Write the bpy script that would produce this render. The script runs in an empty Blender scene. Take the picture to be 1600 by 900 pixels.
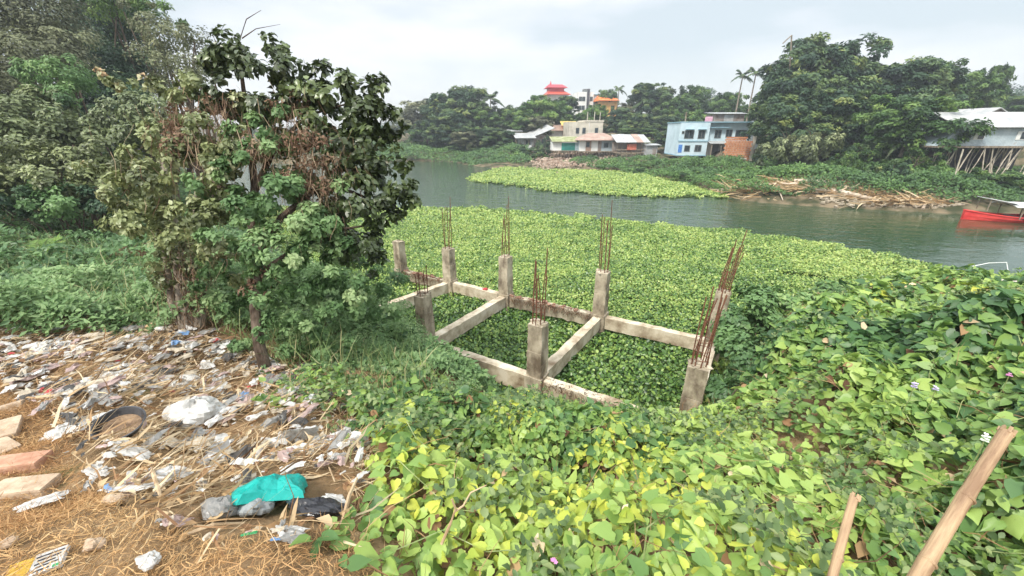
import bpy, math, random
import numpy as np
from mathutils import Vector, Matrix

random.seed(7)
rng = np.random.default_rng(7)
SC = bpy.context.scene
COL = SC.collection
R = math.radians

# ------------------------------------------------------------------ camera
CAMZ = 5.4
F = 620.0                       # focal length in pixels of a 1600 px wide picture
PITCH = R(21.6)
CP, SP = math.cos(PITCH), math.sin(PITCH)
cam = bpy.data.cameras.new('camera')
cam.sensor_width = 36
cam.lens = 36 * F / 1600
cam.clip_start = 0.05
cam.clip_end = 3000
camo = bpy.data.objects.new('camera', cam)
COL.objects.link(camo)
camo.location = (0, 0, CAMZ)
camo.rotation_euler = (R(90) - PITCH, 0, 0)
SC.camera = camo

# ------------------------------------------------------------------ world: bright overcast sky, whiter overhead
SUN_EL, SUN_AZ = R(52), R(215)      # azimuth measured clockwise from +Y
w = bpy.data.worlds.new('World')
SC.world = w
w.use_nodes = True
nt = w.node_tree
nt.nodes.clear()
N = nt.nodes.new
L = nt.links.new
out = N('ShaderNodeOutputWorld')
sky = N('ShaderNodeTexSky')
sky.sky_type = 'NISHITA'
sky.sun_disc = False
sky.sun_elevation = SUN_EL
sky.sun_rotation = SUN_AZ
sky.dust_density = 3.0
bg1 = N('ShaderNodeBackground')
bg1.inputs[1].default_value = 0.10
L(sky.outputs[0], bg1.inputs[0])
tc = N('ShaderNodeTexCoord')
mp = N('ShaderNodeMapping')
mp.inputs['Scale'].default_value = (1.0, 1.0, 3.6)
mp.inputs['Location'].default_value = (0.35, 0.1, 0.2)
L(tc.outputs['Generated'], mp.inputs[0])
nz = N('ShaderNodeTexNoise')
nz.inputs['Scale'].default_value = 2.1
nz.inputs['Detail'].default_value = 5
nz.inputs['Roughness'].default_value = 0.5
L(mp.outputs[0], nz.inputs[0])
cr = N('ShaderNodeValToRGB')
cr.color_ramp.elements[0].position = 0.43
cr.color_ramp.elements[0].color = (0.49, 0.545, 0.565, 1)
cr.color_ramp.elements[1].position = 0.60
cr.color_ramp.elements[1].color = (0.72, 0.72, 0.74, 1)
L(nz.outputs[0], cr.inputs[0])
sep = N('ShaderNodeSeparateXYZ')
L(tc.outputs['Generated'], sep.inputs[0])
# horizon: warm, pale
hz = N('ShaderNodeMapRange')
hz.inputs['From Min'].default_value = 0.0
hz.inputs['From Max'].default_value = 0.16
hz.inputs['To Min'].default_value = 1.0
hz.inputs['To Max'].default_value = 0.0
L(sep.outputs[2], hz.inputs[0])
mxc = N('ShaderNodeMix')
mxc.data_type = 'RGBA'
L(hz.outputs[0], mxc.inputs['Factor'])
L(cr.outputs[0], mxc.inputs['A'])
mxc.inputs['B'].default_value = (0.76, 0.76, 0.73, 1)
zen = N('ShaderNodeMapRange')          # CIE overcast: the zenith is about three times the horizon
zen.inputs['From Min'].default_value = 0.25
zen.inputs['From Max'].default_value = 0.9
zen.inputs['To Min'].default_value = 0.58
zen.inputs['To Max'].default_value = 1.55
L(sep.outputs[2], zen.inputs[0])
bg2 = N('ShaderNodeBackground')
L(mxc.outputs['Result'], bg2.inputs[0])
L(zen.outputs[0], bg2.inputs[1])
ms = N('ShaderNodeMixShader')
ms.inputs[0].default_value = 0.86
L(bg1.outputs[0], ms.inputs[1])
L(bg2.outputs[0], ms.inputs[2])
L(ms.outputs[0], out.inputs[0])

sd = bpy.data.lights.new('sun', 'SUN')
sd.energy = 1.5
sd.angle = R(10)
sd.color = (1.0, 0.95, 0.86)
so = bpy.data.objects.new('sun', sd)
COL.objects.link(so)
sv = Vector((math.sin(SUN_AZ) * math.cos(SUN_EL), math.cos(SUN_AZ) * math.cos(SUN_EL), math.sin(SUN_EL)))
so.rotation_euler = sv.to_track_quat('Z', 'Y').to_euler()
so.location = (0, -10, 40)

SC.view_settings.view_transform = 'Standard'
SC.view_settings.look = 'None'
SC.view_settings.gamma = 1
SC.view_settings.exposure = 1.42
SC.view_settings.use_curve_mapping = False
SC.render.engine = 'CYCLES'
cy = SC.cycles
cy.max_bounces = 5
cy.diffuse_bounces = 3
cy.glossy_bounces = 2
cy.transmission_bounces = 3
cy.transparent_max_bounces = 4
cy.volume_bounces = 0
cy.use_denoising = True
cy.use_adaptive_sampling = True
cy.adaptive_threshold = 0.02

# ------------------------------------------------------------------ picture geometry -> world
def ray(px, py):
    dx, dy = (px - 800) / F, (py - 450) / F
    return Vector((dx, CP - dy * SP, -SP - dy * CP))

def at(px, py, s):
    return Vector((0, 0, CAMZ)) + ray(px, py) * s

def G(px, py, z=0.0):
    d = ray(px, py)
    return at(px, py, (z - CAMZ) / d.z)

def AY(px, py, Y):
    d = ray(px, py)
    return at(px, py, Y / d.y)

def proj(p):
    x, y, z = p[0], p[1], p[2] - CAMZ
    dep = y * CP - z * SP
    return 800 + F * x / dep, 450 - F * (y * SP + z * CP) / dep

# ------------------------------------------------------------------ noise
def _h(ix, iy, s):
    n = (ix * 374761393 + iy * 668265263 + s * 974634777) & 0xffffffff
    n = ((n ^ (n >> 13)) * 1274126177) & 0xffffffff
    return ((n ^ (n >> 16)) & 0xffff) / 65535.0

def vnoise(x, y, s=0):
    x = np.asarray(x, float); y = np.asarray(y, float)
    ix = np.floor(x).astype(np.int64); iy = np.floor(y).astype(np.int64)
    fx = x - ix; fy = y - iy
    fx = fx * fx * (3 - 2 * fx); fy = fy * fy * (3 - 2 * fy)
    a = _h(ix, iy, s); b = _h(ix + 1, iy, s); c = _h(ix, iy + 1, s); d = _h(ix + 1, iy + 1, s)
    return (a + (b - a) * fx) * (1 - fy) + (c + (d - c) * fx) * fy

def fbm(x, y, s=0, o=3):
    v = 0; a = 0.5; t = 0
    for k in range(o):
        v = v + a * vnoise(np.asarray(x) * 2 ** k, np.asarray(y) * 2 ** k, s + k * 7); t += a; a *= 0.5
    return v / t

def inpoly(x, y, poly):
    x = np.asarray(x, float); y = np.asarray(y, float)
    r = np.zeros(x.shape, bool)
    n = len(poly)
    for i in range(n):
        x1, y1 = poly[i][:2]; x2, y2 = poly[(i + 1) % n][:2]
        c = ((y1 > y) != (y2 > y)) & (x < (x2 - x1) * (y - y1) / ((y2 - y1) if y2 != y1 else 1e-9) + x1)
        r ^= c
    return r

def distpoly(x, y, poly):
    x = np.asarray(x, float); y = np.asarray(y, float)
    d = np.full(x.shape, 1e9)
    n = len(poly)
    for i in range(n):
        x1, y1 = poly[i][:2]; x2, y2 = poly[(i + 1) % n][:2]
        ex, ey = x2 - x1, y2 - y1
        t = np.clip(((x - x1) * ex + (y - y1) * ey) / (ex * ex + ey * ey + 1e-12), 0, 1)
        d = np.minimum(d, np.hypot(x - x1 - t * ex, y - y1 - t * ey))
    return d

# ------------------------------------------------------------------ terrain
near_shore = [(-90, 68), (-50, 56), (-31, 42), (-20, 31), (-13.5, 22), (-9, 15.5), (-6.2, 12.4), (-4.6, 10.4), (-3.2, 8.7), (-1.9, 7.6),
              (0.0, 6.35), (1.2, 5.95), (2.3, 5.8), (3.4, 5.95), (4.1, 6.6), (4.75, 7.5), (5.45, 8.7), (6.4, 9.7), (8.2, 10.7), (10.2, 11.8), (12.5, 12.4), (15, 13.6), (18.4, 14.6),
              (20.5, 13.6), (26, 14.5), (60, 16), (160, 18)]
far_px = [(1750, 350), (1600, 341), (1500, 335), (1420, 331), (1300, 325), (1180, 316), (1125, 306), (1075, 292), (1010, 277), (960, 270), (900, 268),
          (850, 267), (790, 264), (760, 262), (735, 259), (700, 252), (640, 253), (560, 256), (480, 258)]
far_shore = [(160, 24), (70, 22.5)] + [tuple(G(*p)[:2]) for p in far_px] + [(-60, 84), (-120, 100)]
WATER = near_shore + far_shore

CTRL = np.array([
 (0,0,3.8),(-2,0,3.9),(-4,0,3.9),(-6,1,3.7),(-1,1,3.7),(-2,1,3.75),(-3,2,3.42),(-1.2,2,3.3),(-2.5,3,2.85),(-4,3,3.05),(-1.3,3.5,2.35),(-3.5,4.5,2.4),(-2.9,4.1,2.42),(-2.0,4.4,2.0),(-2.3,3.5,2.62),
 (-5.5,4,2.75),(-8,4,2.7),(-5.3,5.8,2.4),(-3.7,5.1,2.3),(-2.5,6,1.6),(-10,8,2.2),(-14,13,2.2),(-8,9,1.9),(-20,18,2.6),(-26,24,4.5),(-35,25,7),(-30,10,6),
 (-15,3,3),(-22,28,3),(-40,40,6),
 (1,1,3.5),(0,1.5,3.0),(0,3,2.25),(0,4.5,1.5),(0,5.2,1.1),(1,3,2.15),(1,4.6,1.1),(1.2,5.1,.85),(1.8,5.2,.9),(2,4.6,1.2),(2.4,5.3,1.2),(3.1,5.6,1.2),(2,2,2.85),(2,4,1.7),(3,5,1.35),(3,4,1.7),(4,2,3.2),(4,4,2.3),(4.6,5.4,2.1),(6,4,3.0),(6,6,2.2),(5.2,7.0,1.8),(6.0,8.2,1.5),(6.4,7.0,1.9),(7.5,9,1.3),(9,7,2.0),(12,9,1.4),(15,11,.8),(20,10,1.2),(17,13,.5),(10.3,9.5,1.2),
 (8,3,3.4),(12,4,3.4),(0,-5,3.8),(20,-10,4),(-20,-10,4),(50,5,3),(0,-40,4),(-100,0,8),(-100,60,8),
 # the far bank
 (31,40,1.6),(25,50,1.2),(22,58,.9),(27,57,1.0),(28,62,1.3),(38,34,1.5),(41,36,1.6),(45,37,1.7),(50,37,1.8),(60,32,3),(45,50,5),(60,45,5),(33,62,3.0),(15,60,.9),(20,62,1.0),(24,66,1.3),(10,75,.3),(14,74,.3),(6,74,.3),(12,71,.2),(17,70,.6),(10,79,.5),(16,79,.8),(0,80,2),(20,85,5),
 (8,95,4),(16,110,8),(-20,90,1.5),(-50,95,2),(-10,120,5),(60,80,9),(110,80,9),(40,130,10),(0,200,10),(200,200,12),(-200,200,10),(100,30,4),(200,50,6),(0,600,10),
 (-600,300,10),(600,300,12),(600,-300,6),(-600,-300,6),(0,-600,6)], float)

def H(x, y):
    x = np.asarray(x, float); y = np.asarray(y, float)
    sh = x.shape
    xf = x.ravel(); yf = y.ravel()
    num = np.zeros(xf.shape); den = np.zeros(xf.shape)
    for cx, cyy, cz in CTRL:
        d2 = (xf - cx) ** 2 + (yf - cyy) ** 2 + 0.15
        wgt = d2 ** -1.7
        num += wgt * cz; den += wgt
    t = num / den
    d = distpoly(xf, yf, WATER)
    ins = inpoly(xf, yf, WATER)
    wid = np.clip(1.05 + (np.hypot(xf, yf) - 9) * 0.22, 1.05, 9)
    k = np.clip(d / wid, 0, 1)
    k = k * (1.7 - 0.7 * k)
    dist = np.hypot(xf, yf)
    rough = (fbm(xf * 0.9, yf * 0.9, 3) - 0.5) * np.clip(dist * 0.02 + 0.12, 0, 0.6) * k
    far = (fbm(xf * 0.09, yf * 0.09, 9) - 0.5) * np.clip((dist - 80) * 0.05, 0, 3) * k
    z = np.where(ins, -0.7 * np.clip(d / 1.2, 0, 1) - 0.02, t * k + rough + far + 0.02)
    return z.reshape(sh)

def hh(x, y):
    return float(H(np.array([x]), np.array([y]))[0])

def ground(px, py, lift=0.0):
    """the point of the terrain seen at that place"""
    d = ray(px, py)
    ss = np.concatenate([np.arange(0.8, 12, 0.03), np.arange(12, 150, 0.25)])
    X = d.x * ss; Y = d.y * ss; Z = CAMZ + d.z * ss
    hit = np.nonzero(Z <= np.maximum(H(X, Y), 0) + lift)[0]
    i = hit[0] if len(hit) else len(ss) - 1
    return Vector((X[i], Y[i], Z[i]))

# ------------------------------------------------------------------ scene helpers
def tag(o, label=None, cat=None, group=None, kind=None):
    if label: o['label'] = label
    if cat: o['category'] = cat
    if group: o['group'] = group
    if kind: o['kind'] = kind
    return o

def empty(name, loc=(0, 0, 0), rz=0.0, label=None, cat=None, group=None):
    o = bpy.data.objects.new(name, None)
    o.empty_display_size = 0.2
    COL.objects.link(o)
    o.location = loc
    o.rotation_euler = (0, 0, rz)
    return tag(o, label, cat, group)

def link(name, me, mat, parent=None):
    o = bpy.data.objects.new(name, me)
    COL.objects.link(o)
    if mat is not None and len(me.materials) == 0: me.materials.append(mat)
    if parent is not None: o.parent = parent
    return o

def copy_tree(o, parent=None):
    c = o.copy(); COL.objects.link(c)
    c.parent = parent
    for ch in list(o.children):
        copy_tree(ch, c)
    return c

class MB:
    def __init__(s): s.v = []; s.f = []; s.m = Matrix.Identity(4)
    def add(s, vs, fs):
        b = len(s.v)
        s.v += [tuple(s.m @ Vector(v)) for v in vs]
        s.f += [tuple(b + i for i in f) for f in fs]
        return s
    def box(s, c, d, rz=0.0, jit=0.0, m=None):
        x, y, z = d[0] / 2, d[1] / 2, d[2] / 2
        vs = [(-x,-y,-z),(x,-y,-z),(x,y,-z),(-x,y,-z),(-x,-y,z),(x,-y,z),(x,y,z),(-x,y,z)]
        if jit: vs = [tuple(a + random.uniform(-jit, jit) for a in v) for v in vs]
        mm = Matrix.Translation(c) @ (m if m is not None else Matrix.Rotation(rz, 4, 'Z'))
        vs = [mm @ Vector(v) for v in vs]
        return s.add(vs, [(0,3,2,1),(4,5,6,7),(0,1,5,4),(1,2,6,5),(2,3,7,6),(3,0,4,7)])
    def b2(s, x0, x1, y0, y1, z0, z1):
        return s.box(((x0+x1)/2, (y0+y1)/2, (z0+z1)/2), (x1-x0, y1-y0, z1-z0))
    def tube(s, pts, rad, n=6, cap=True):
        pts = [Vector(p) for p in pts]
        if not isinstance(rad, (list, tuple)): rad = [rad] * len(pts)
        b = len(s.v); vs = []
        ref = Vector((0.13, 0.21, 1)).normalized()
        for i, p in enumerate(pts):
            t = (pts[min(i+1, len(pts)-1)] - pts[max(i-1, 0)]).normalized()
            if abs(t.dot(ref)) > 0.98: ref = Vector((1, 0.1, 0))
            a = t.cross(ref).normalized(); c = t.cross(a)
            for k in range(n):
                g = 2 * math.pi * k / n
                vs.append(p + (a * math.cos(g) + c * math.sin(g)) * rad[i])
        fs = []
        for i in range(len(pts) - 1):
            for k in range(n):
                k2 = (k + 1) % n
                fs.append((i*n+k, i*n+k2, (i+1)*n+k2, (i+1)*n+k))
        if cap:
            fs.append(tuple(range(n - 1, -1, -1)))
            fs.append(tuple((len(pts)-1)*n + k for k in range(n)))
        return s.add(vs, fs)
    def prism(s, prof, y0, y1):
        """profile in x,z swept along y"""
        n = len(prof)
        vs = [(x, y0, z) for x, z in prof] + [(x, y1, z) for x, z in prof]
        fs = [tuple(range(n)), tuple(range(2*n-1, n-1, -1))] + [(i, i+n, (i+1) % n + n, (i+1) % n) for i in range(n)]
        return s.add(vs, fs)
    def build(s, name, mat, parent=None, smooth=False):
        me = bpy.data.meshes.new(name)
        me.from_pydata(s.v, [], s.f)
        if smooth: me.shade_smooth()
        me.update()
        return link(name, me, mat, parent)

# ------------------------------------------------------------------ materials
def nodes(name):
    m = bpy.data.materials.new(name); m.use_nodes = True
    t = m.node_tree
    p = t.nodes['Principled BSDF']
    return m, t, p

def noisemat(name, c1, c2, scale=5, rough=0.8, bump=0.0, detail=6, c3=None, spec=0.5, lo=0.38, hi=0.62, stretch=None, bscale=None, bdist=0.02, obj=False, trans=0.0):
    m, t, p = nodes(name)
    tcn = t.nodes.new('ShaderNodeTexCoord')
    src = tcn.outputs['Object']
    if stretch:
        mpn = t.nodes.new('ShaderNodeMapping'); mpn.inputs['Scale'].default_value = stretch
        t.links.new(src, mpn.inputs[0]); src = mpn.outputs[0]
    n = t.nodes.new('ShaderNodeTexNoise'); n.inputs['Scale'].default_value = scale; n.inputs['Detail'].default_value = detail
    n.inputs['Roughness'].default_value = 0.62
    t.links.new(src, n.inputs[0])
    r = t.nodes.new('ShaderNodeValToRGB')
    r.color_ramp.elements[0].position = lo; r.color_ramp.elements[0].color = (*c1, 1)
    r.color_ramp.elements[1].position = hi; r.color_ramp.elements[1].color = (*c2, 1)
    if c3:
        e = r.color_ramp.elements.new(min(hi + 0.1, 0.98)); e.color = (*c3, 1)
    t.links.new(n.outputs[0], r.inputs[0])
    t.links.new(r.outputs[0], p.inputs['Base Color'])
    p.inputs['Roughness'].default_value = rough
    p.inputs['Specular IOR Level'].default_value = spec
    if bump:
        n2 = t.nodes.new('ShaderNodeTexNoise'); n2.inputs['Scale'].default_value = bscale or scale * 4; n2.inputs['Detail'].default_value = 4
        t.links.new(src, n2.inputs[0])
        b = t.nodes.new('ShaderNodeBump'); b.inputs['Strength'].default_value = bump; b.inputs['Distance'].default_value = bdist
        t.links.new(n2.outputs[0], b.inputs['Height']); t.links.new(b.outputs[0], p.inputs['Normal'])
    if trans:
        tr = t.nodes.new('ShaderNodeBsdfTranslucent'); t.links.new(r.outputs[0], tr.inputs[0])
        mx = t.nodes.new('ShaderNodeMixShader'); mx.inputs[0].default_value = trans
        t.links.new(p.outputs[0], mx.inputs[1]); t.links.new(tr.outputs[0], mx.inputs[2])
        t.links.new(mx.outputs[0], t.nodes['Material Output'].inputs[0])
    return m

def leafmat(name, stops, rough=0.42, trans=0.28, spec=0.4):
    m, t, p = nodes(name)
    a = t.nodes.new('ShaderNodeAttribute'); a.attribute_name = 'v'
    r = t.nodes.new('ShaderNodeValToRGB')
    els = r.color_ramp.elements
    els[0].position = stops[0][0]; els[0].color = (*stops[0][1], 1)
    els[1].position = stops[-1][0]; els[1].color = (*stops[-1][1], 1)
    for q, c in stops[1:-1]:
        e = els.new(q); e.color = (*c, 1)
    t.links.new(a.outputs['Fac'], r.inputs[0])
    t.links.new(r.outputs[0], p.inputs['Base Color'])
    p.inputs['Roughness'].default_value = rough
    p.inputs['Specular IOR Level'].default_value = spec
    tr = t.nodes.new('ShaderNodeBsdfTranslucent'); t.links.new(r.outputs[0], tr.inputs[0])
    mx = t.nodes.new('ShaderNodeMixShader'); mx.inputs[0].default_value = trans
    t.links.new(p.outputs[0], mx.inputs[1]); t.links.new(tr.outputs[0], mx.inputs[2])
    t.links.new(mx.outputs[0], t.nodes['Material Output'].inputs[0])
    return m

def corrmat(name, c1, c2, pitch=0.12, axis=0, rough=0.5, rust=None, metal=0.0):
    """corrugated metal sheet: bump waves and streaks"""
    m = noisemat(name, c1, c2, scale=1.1, rough=rough, c3=rust)
    t = m.node_tree; p = t.nodes['Principled BSDF']
    tcn = t.nodes.new('ShaderNodeTexCoord')
    wv = t.nodes.new('ShaderNodeTexWave'); wv.bands_direction = 'XYZ'[axis]; wv.inputs['Scale'].default_value = 1 / pitch / 3.18
    t.links.new(tcn.outputs['Object'], wv.inputs[0])
    b = t.nodes.new('ShaderNodeBump'); b.inputs['Strength'].default_value = 0.8; b.inputs['Distance'].default_value = 0.03
    t.links.new(wv.outputs['Fac'], b.inputs['Height']); t.links.new(b.outputs[0], p.inputs['Normal'])
    p.inputs['Metallic'].default_value = metal
    return m

# ------------------------------------------------------------------ leaves by the thousand
T = {
 'simple': ([(0,0,0),(-.27,.42,.07),(.27,.42,.07),(0,1,-.06)], [(0,2,3),(0,3,1)]),
 'narrow': ([(0,0,0),(-.10,.4,.03),(.10,.4,.03),(0,1,-.10)], [(0,2,3),(0,3,1)]),
 'broad': ([(0,0,0),(-.24,.22,.06),(-.33,.58,.07),(0,1,-.12),(.33,.58,.07),(.24,.22,.06),(0,.5,0)], [(0,5,4,6),(6,4,3),(0,6,2,1),(6,3,2)]),
 'heart': ([(0,.06,0),(-.20,-.05,.03),(-.42,.16,.07),(-.38,.48,.07),(-.15,.82,.0),(0,1.04,-.08),(.15,.82,.0),(.38,.48,.07),(.42,.16,.07),(.20,-.05,.03),(0,.5,-.01)],
           [(0,9,8,7,10),(10,7,6,5),(0,10,3,2,1),(10,5,4,3)]),
 'round': ([(0,0,0),(-.36,.2,.05),(-.44,.55,.10),(-.22,.88,.07),(0,.98,.02),(.22,.88,.07),(.44,.55,.10),(.36,.2,.05),(0,.5,-.03)],
           [(0,7,6,8),(8,6,5,4),(0,8,2,1),(8,4,3,2)]),
 'pad': ([(0,0,0),(-.40,.28,.07),(-.34,.78,.07),(0,1,.0),(.34,.78,.07),(.40,.28,.07)], [(0,5,4,3),(0,3,2,1)]),
 'blade': ([(-.5,0,0),(.5,0,0),(.38,.5,.0),(-.38,.5,.0),(0,1,-.0)], [(0,1,2,3),(3,2,4)]),
}

def scatter(name, tmpl, P, Nn, D, S, v, mat, parent=None, width=1.0, kind=None):
    """P positions, Nn normals, D length directions, S sizes, v tints (all numpy, one row per leaf)"""
    tv, tf = T[tmpl]
    tv = np.array(tv, float); tv = tv * np.array([width, 1, 1])
    n = len(P)
    Nn = Nn / (np.linalg.norm(Nn, axis=1, keepdims=True) + 1e-9)
    D = D - Nn * np.sum(D * Nn, axis=1, keepdims=True)
    D = D / (np.linalg.norm(D, axis=1, keepdims=True) + 1e-9)
    X = np.cross(D, Nn)
    S = np.asarray(S, float).reshape(-1, 1, 1)
    wj = rng.uniform(.72, 1.12, n)[:, None, None]; zj = np.clip(rng.normal(1.1, .9, n), -1.2, 3.2)[:, None, None]   # no two leaves fold alike
    sk = (rng.normal(0, .16, n)[:, None, None]) * (tv[None, :, 1:2] ** 2)
    V = P[:, None, :] + S * ((tv[None, :, 0:1] * wj + sk) * X[:, None, :] + tv[None, :, 1:2] * D[:, None, :] + tv[None, :, 2:3] * zj * Nn[:, None, :])
    k = len(tv)
    fl = np.concatenate([np.array(f) for f in tf]); lens = np.array([len(f) for f in tf])
    loops = (fl[None, :] + (np.arange(n) * k)[:, None]).ravel()
    tot = np.tile(lens, n)
    start = np.concatenate([[0], np.cumsum(tot)[:-1]])
    me = bpy.data.meshes.new(name)
    me.vertices.add(n * k); me.vertices.foreach_set('co', V.reshape(-1).astype(np.float32))
    me.loops.add(len(loops)); me.loops.foreach_set('vertex_index', loops.astype(np.int32))
    me.polygons.add(len(tot)); me.polygons.foreach_set('loop_start', start.astype(np.int32))
    me.update(calc_edges=True)
    at_ = me.attributes.new('v', 'FLOAT', 'POINT')
    at_.data.foreach_set('value', np.repeat(np.clip(v, 0, 1), k).astype(np.float32))
    o = link(name, me, mat, parent)
    if kind: o['kind'] = kind
    return o

def rdirs(n, up=0.0):
    d = rng.normal(size=(n, 3)); d[:, 2] += up
    return d / np.linalg.norm(d, axis=1, keepdims=True)

def blob_leaves(blobs, size, dens, up=0.6, droop=0.3, clump=0.33, out=0.9, tintvar=0.35, fill=0.25, szvar=0.35):
    """leaf places for a crown made of uneven clumps. blobs: (x,y,z,rx,ry,rz[,tint]); dens: leaves per square metre of shell"""
    Ps, Ns, Ds, Ss, Vs = [], [], [], [], []
    for b in blobs:
        c = np.array(b[:3]); r = np.array(b[3:6]); t0 = b[6] if len(b) > 6 else 0.45
        area = 4 * math.pi * ((r[0]*r[1])**1.6/3 + (r[0]*r[2])**1.6/3 + (r[1]*r[2])**1.6/3) ** (1/1.6)
        n = max(30, int(area * dens))
        m = max(5, int(n / 90)); m = min(m, 60)
        cd = rdirs(m, 0.25)
        rad = 0.62 + 0.36 * rng.random(m)
        inner = rng.random(m) < fill
        rad[inner] *= 0.55
        cc = c + cd * r * rad[:, None]
        cr_ = clump * (0.55 + 0.9 * rng.random(m)) * (r.prod() ** (1/3))
        ct = t0 + tintvar * (rng.random(m) - 0.5)
        w_ = cr_ ** 2; w_ = w_ / w_.sum()
        idx = rng.choice(m, n, p=w_)
        ld = rdirs(n, 0.35)
        lr = (rng.random(n) ** 0.4) * cr_[idx]
        P = cc[idx] + ld * lr[:, None] * np.array([1, 1, 0.8])
        outw = (P - c) / r
        Nn = out * outw / (np.linalg.norm(outw, axis=1, keepdims=True) + 1e-6) + ld * 0.6 + np.array([0, 0, up]) + rng.normal(size=(n, 3)) * 0.45
        D = outw * 0.8 + ld * 0.5 + rng.normal(size=(n, 3)) * 0.6 - np.array([0, 0, droop])
        Ps.append(P); Ns.append(Nn); Ds.append(D)
        Ss.append(size * (1 - szvar / 2 + szvar * rng.random(n)))
        Vs.append(ct[idx] + 0.22 * (rng.random(n) - 0.5))
    return [np.concatenate(a) for a in (Ps, Ns, Ds, Ss, Vs)]

def cat_leaves(*ls):
    return [np.concatenate(a) for a in zip(*ls)]
HAZE = 0.0012
# ================================================================== THE SETTING
def axis(lo, hi, fine, grow, c=0.0):
    a = [c]; st = fine
    while a[-1] < hi:
        a.append(a[-1] + st)
        if abs(a[-1] - c) > 9: st *= grow
    b = [c]; st = fine
    while b[-1] > lo:
        b.append(b[-1] - st)
        if abs(b[-1] - c) > 9: st *= grow
    return np.array(sorted(set(b[1:] + a)))

gx = axis(-420, 420, 0.16, 1.028); gy = axis(-60, 420, 0.16, 1.026, 4.0)
GX, GY = np.meshgrid(gx, gy)
GZ = H(GX, GY)
nx, ny = len(gx), len(gy)
vv = np.stack([GX, GY, GZ], -1).reshape(-1, 3)
ii = (np.arange(ny - 1)[:, None] * nx + np.arange(nx - 1)[None, :]).ravel()
quads = np.stack([ii, ii + 1, ii + nx + 1, ii + nx], 1)
me = bpy.data.meshes.new('ground')
me.vertices.add(len(vv)); me.vertices.foreach_set('co', vv.reshape(-1).astype(np.float32))
me.loops.add(quads.size); me.loops.foreach_set('vertex_index', quads.reshape(-1).astype(np.int32))
me.polygons.add(len(quads)); me.polygons.foreach_set('loop_start', (np.arange(len(quads)) * 4).astype(np.int32))
me.update(calc_edges=True); me.shade_smooth()
m_ground = noisemat('earth', (.115, .075, .04), (.30, .20, .11), scale=0.9, rough=0.95, bump=0.7, c3=(.10, .12, .045), bscale=14, bdist=0.05, spec=0.1)
tag(link('ground', me, m_ground), 'brown earth bank sloping down to the river', kind='structure')

# the mud of the far bank is darker and greyer than the trodden earth of the near one
_t = m_ground.node_tree; _p = _t.nodes['Principled BSDF']; _c = _p.inputs['Base Color'].links[0].from_socket
_tc = _t.nodes.new('ShaderNodeTexCoord'); _s = _t.nodes.new('ShaderNodeSeparateXYZ'); _t.links.new(_tc.outputs['Object'], _s.inputs[0])
_m = _t.nodes.new('ShaderNodeMapRange'); _m.inputs['From Min'].default_value = 15; _m.inputs['From Max'].default_value = 19; _t.links.new(_s.outputs[1], _m.inputs[0])
_n = _t.nodes.new('ShaderNodeTexNoise'); _n.inputs['Scale'].default_value = .8; _n.inputs['Detail'].default_value = 6; _t.links.new(_tc.outputs['Object'], _n.inputs[0])
_r = _t.nodes.new('ShaderNodeValToRGB'); _r.color_ramp.elements[0].position = .4; _r.color_ramp.elements[0].color = (.045, .05, .025, 1); _r.color_ramp.elements[1].position = .64; _r.color_ramp.elements[1].color = (.20, .155, .10, 1)
_t.links.new(_n.outputs[0], _r.inputs[0]); _x = _t.nodes.new('ShaderNodeMix'); _x.data_type = 'RGBA'
_t.links.new(_m.outputs[0], _x.inputs['Factor']); _t.links.new(_c, _x.inputs['A']); _t.links.new(_r.outputs[0], _x.inputs['B']); _t.links.new(_x.outputs['Result'], _p.inputs['Base Color'])

# water
m_water, t, p = nodes('river_water')
p.inputs['Base Color'].default_value = (.028, .058, .028, 1)
p.inputs['Roughness'].default_value = 0.04
p.inputs['IOR'].default_value = 1.45
tcn = t.nodes.new('ShaderNodeTexCoord')
mpn = t.nodes.new('ShaderNodeMapping'); mpn.inputs['Scale'].default_value = (0.7, 1.3, 1); mpn.inputs['Rotation'].default_value = (0, 0, 0.35)
t.links.new(tcn.outputs['Object'], mpn.inputs[0])
n1 = t.nodes.new('ShaderNodeTexNoise'); n1.inputs['Scale'].default_value = 1.1; n1.inputs['Detail'].default_value = 4; n1.inputs['Roughness'].default_value = 0.6
t.links.new(mpn.outputs[0], n1.inputs[0])
n3 = t.nodes.new('ShaderNodeTexNoise'); n3.inputs['Scale'].default_value = 0.05; n3.inputs['Detail'].default_value = 2
t.links.new(tcn.outputs['Object'], n3.inputs[0])
mr = t.nodes.new('ShaderNodeMapRange'); mr.inputs['From Min'].default_value = 26; mr.inputs['From Max'].default_value = 2          # the wind ruffles the open reach, the right bank shelters the rest
mr.inputs['To Min'].default_value = 0.16; mr.inputs['To Max'].default_value = 1.0
sx = t.nodes.new('ShaderNodeSeparateXYZ'); t.links.new(tcn.outputs['Object'], sx.inputs[0])
ad = t.nodes.new('ShaderNodeMath'); ad.operation = 'MULTIPLY_ADD'; ad.inputs[1].default_value = 30; t.links.new(n3.outputs[0], ad.inputs[0]); t.links.new(sx.outputs[0], ad.inputs[2])
sb = t.nodes.new('ShaderNodeMath'); sb.operation = 'SUBTRACT'; sb.inputs[1].default_value = 15; t.links.new(ad.outputs[0], sb.inputs[0])
t.links.new(sb.outputs[0], mr.inputs[0])
b = t.nodes.new('ShaderNodeBump'); b.inputs['Distance'].default_value = 0.16
t.links.new(mr.outputs[0], b.inputs['Strength'])
t.links.new(n1.outputs[0], b.inputs['Height']); t.links.new(b.outputs[0], p.inputs['Normal'])
mb = MB(); mb.add([(-200, 0, 0), (200, 0, 0), (200, 150, 0), (-200, 150, 0)], [(0, 1, 2, 3)])
tag(mb.build('water', m_water), 'dark green river water', kind='structure')

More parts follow.
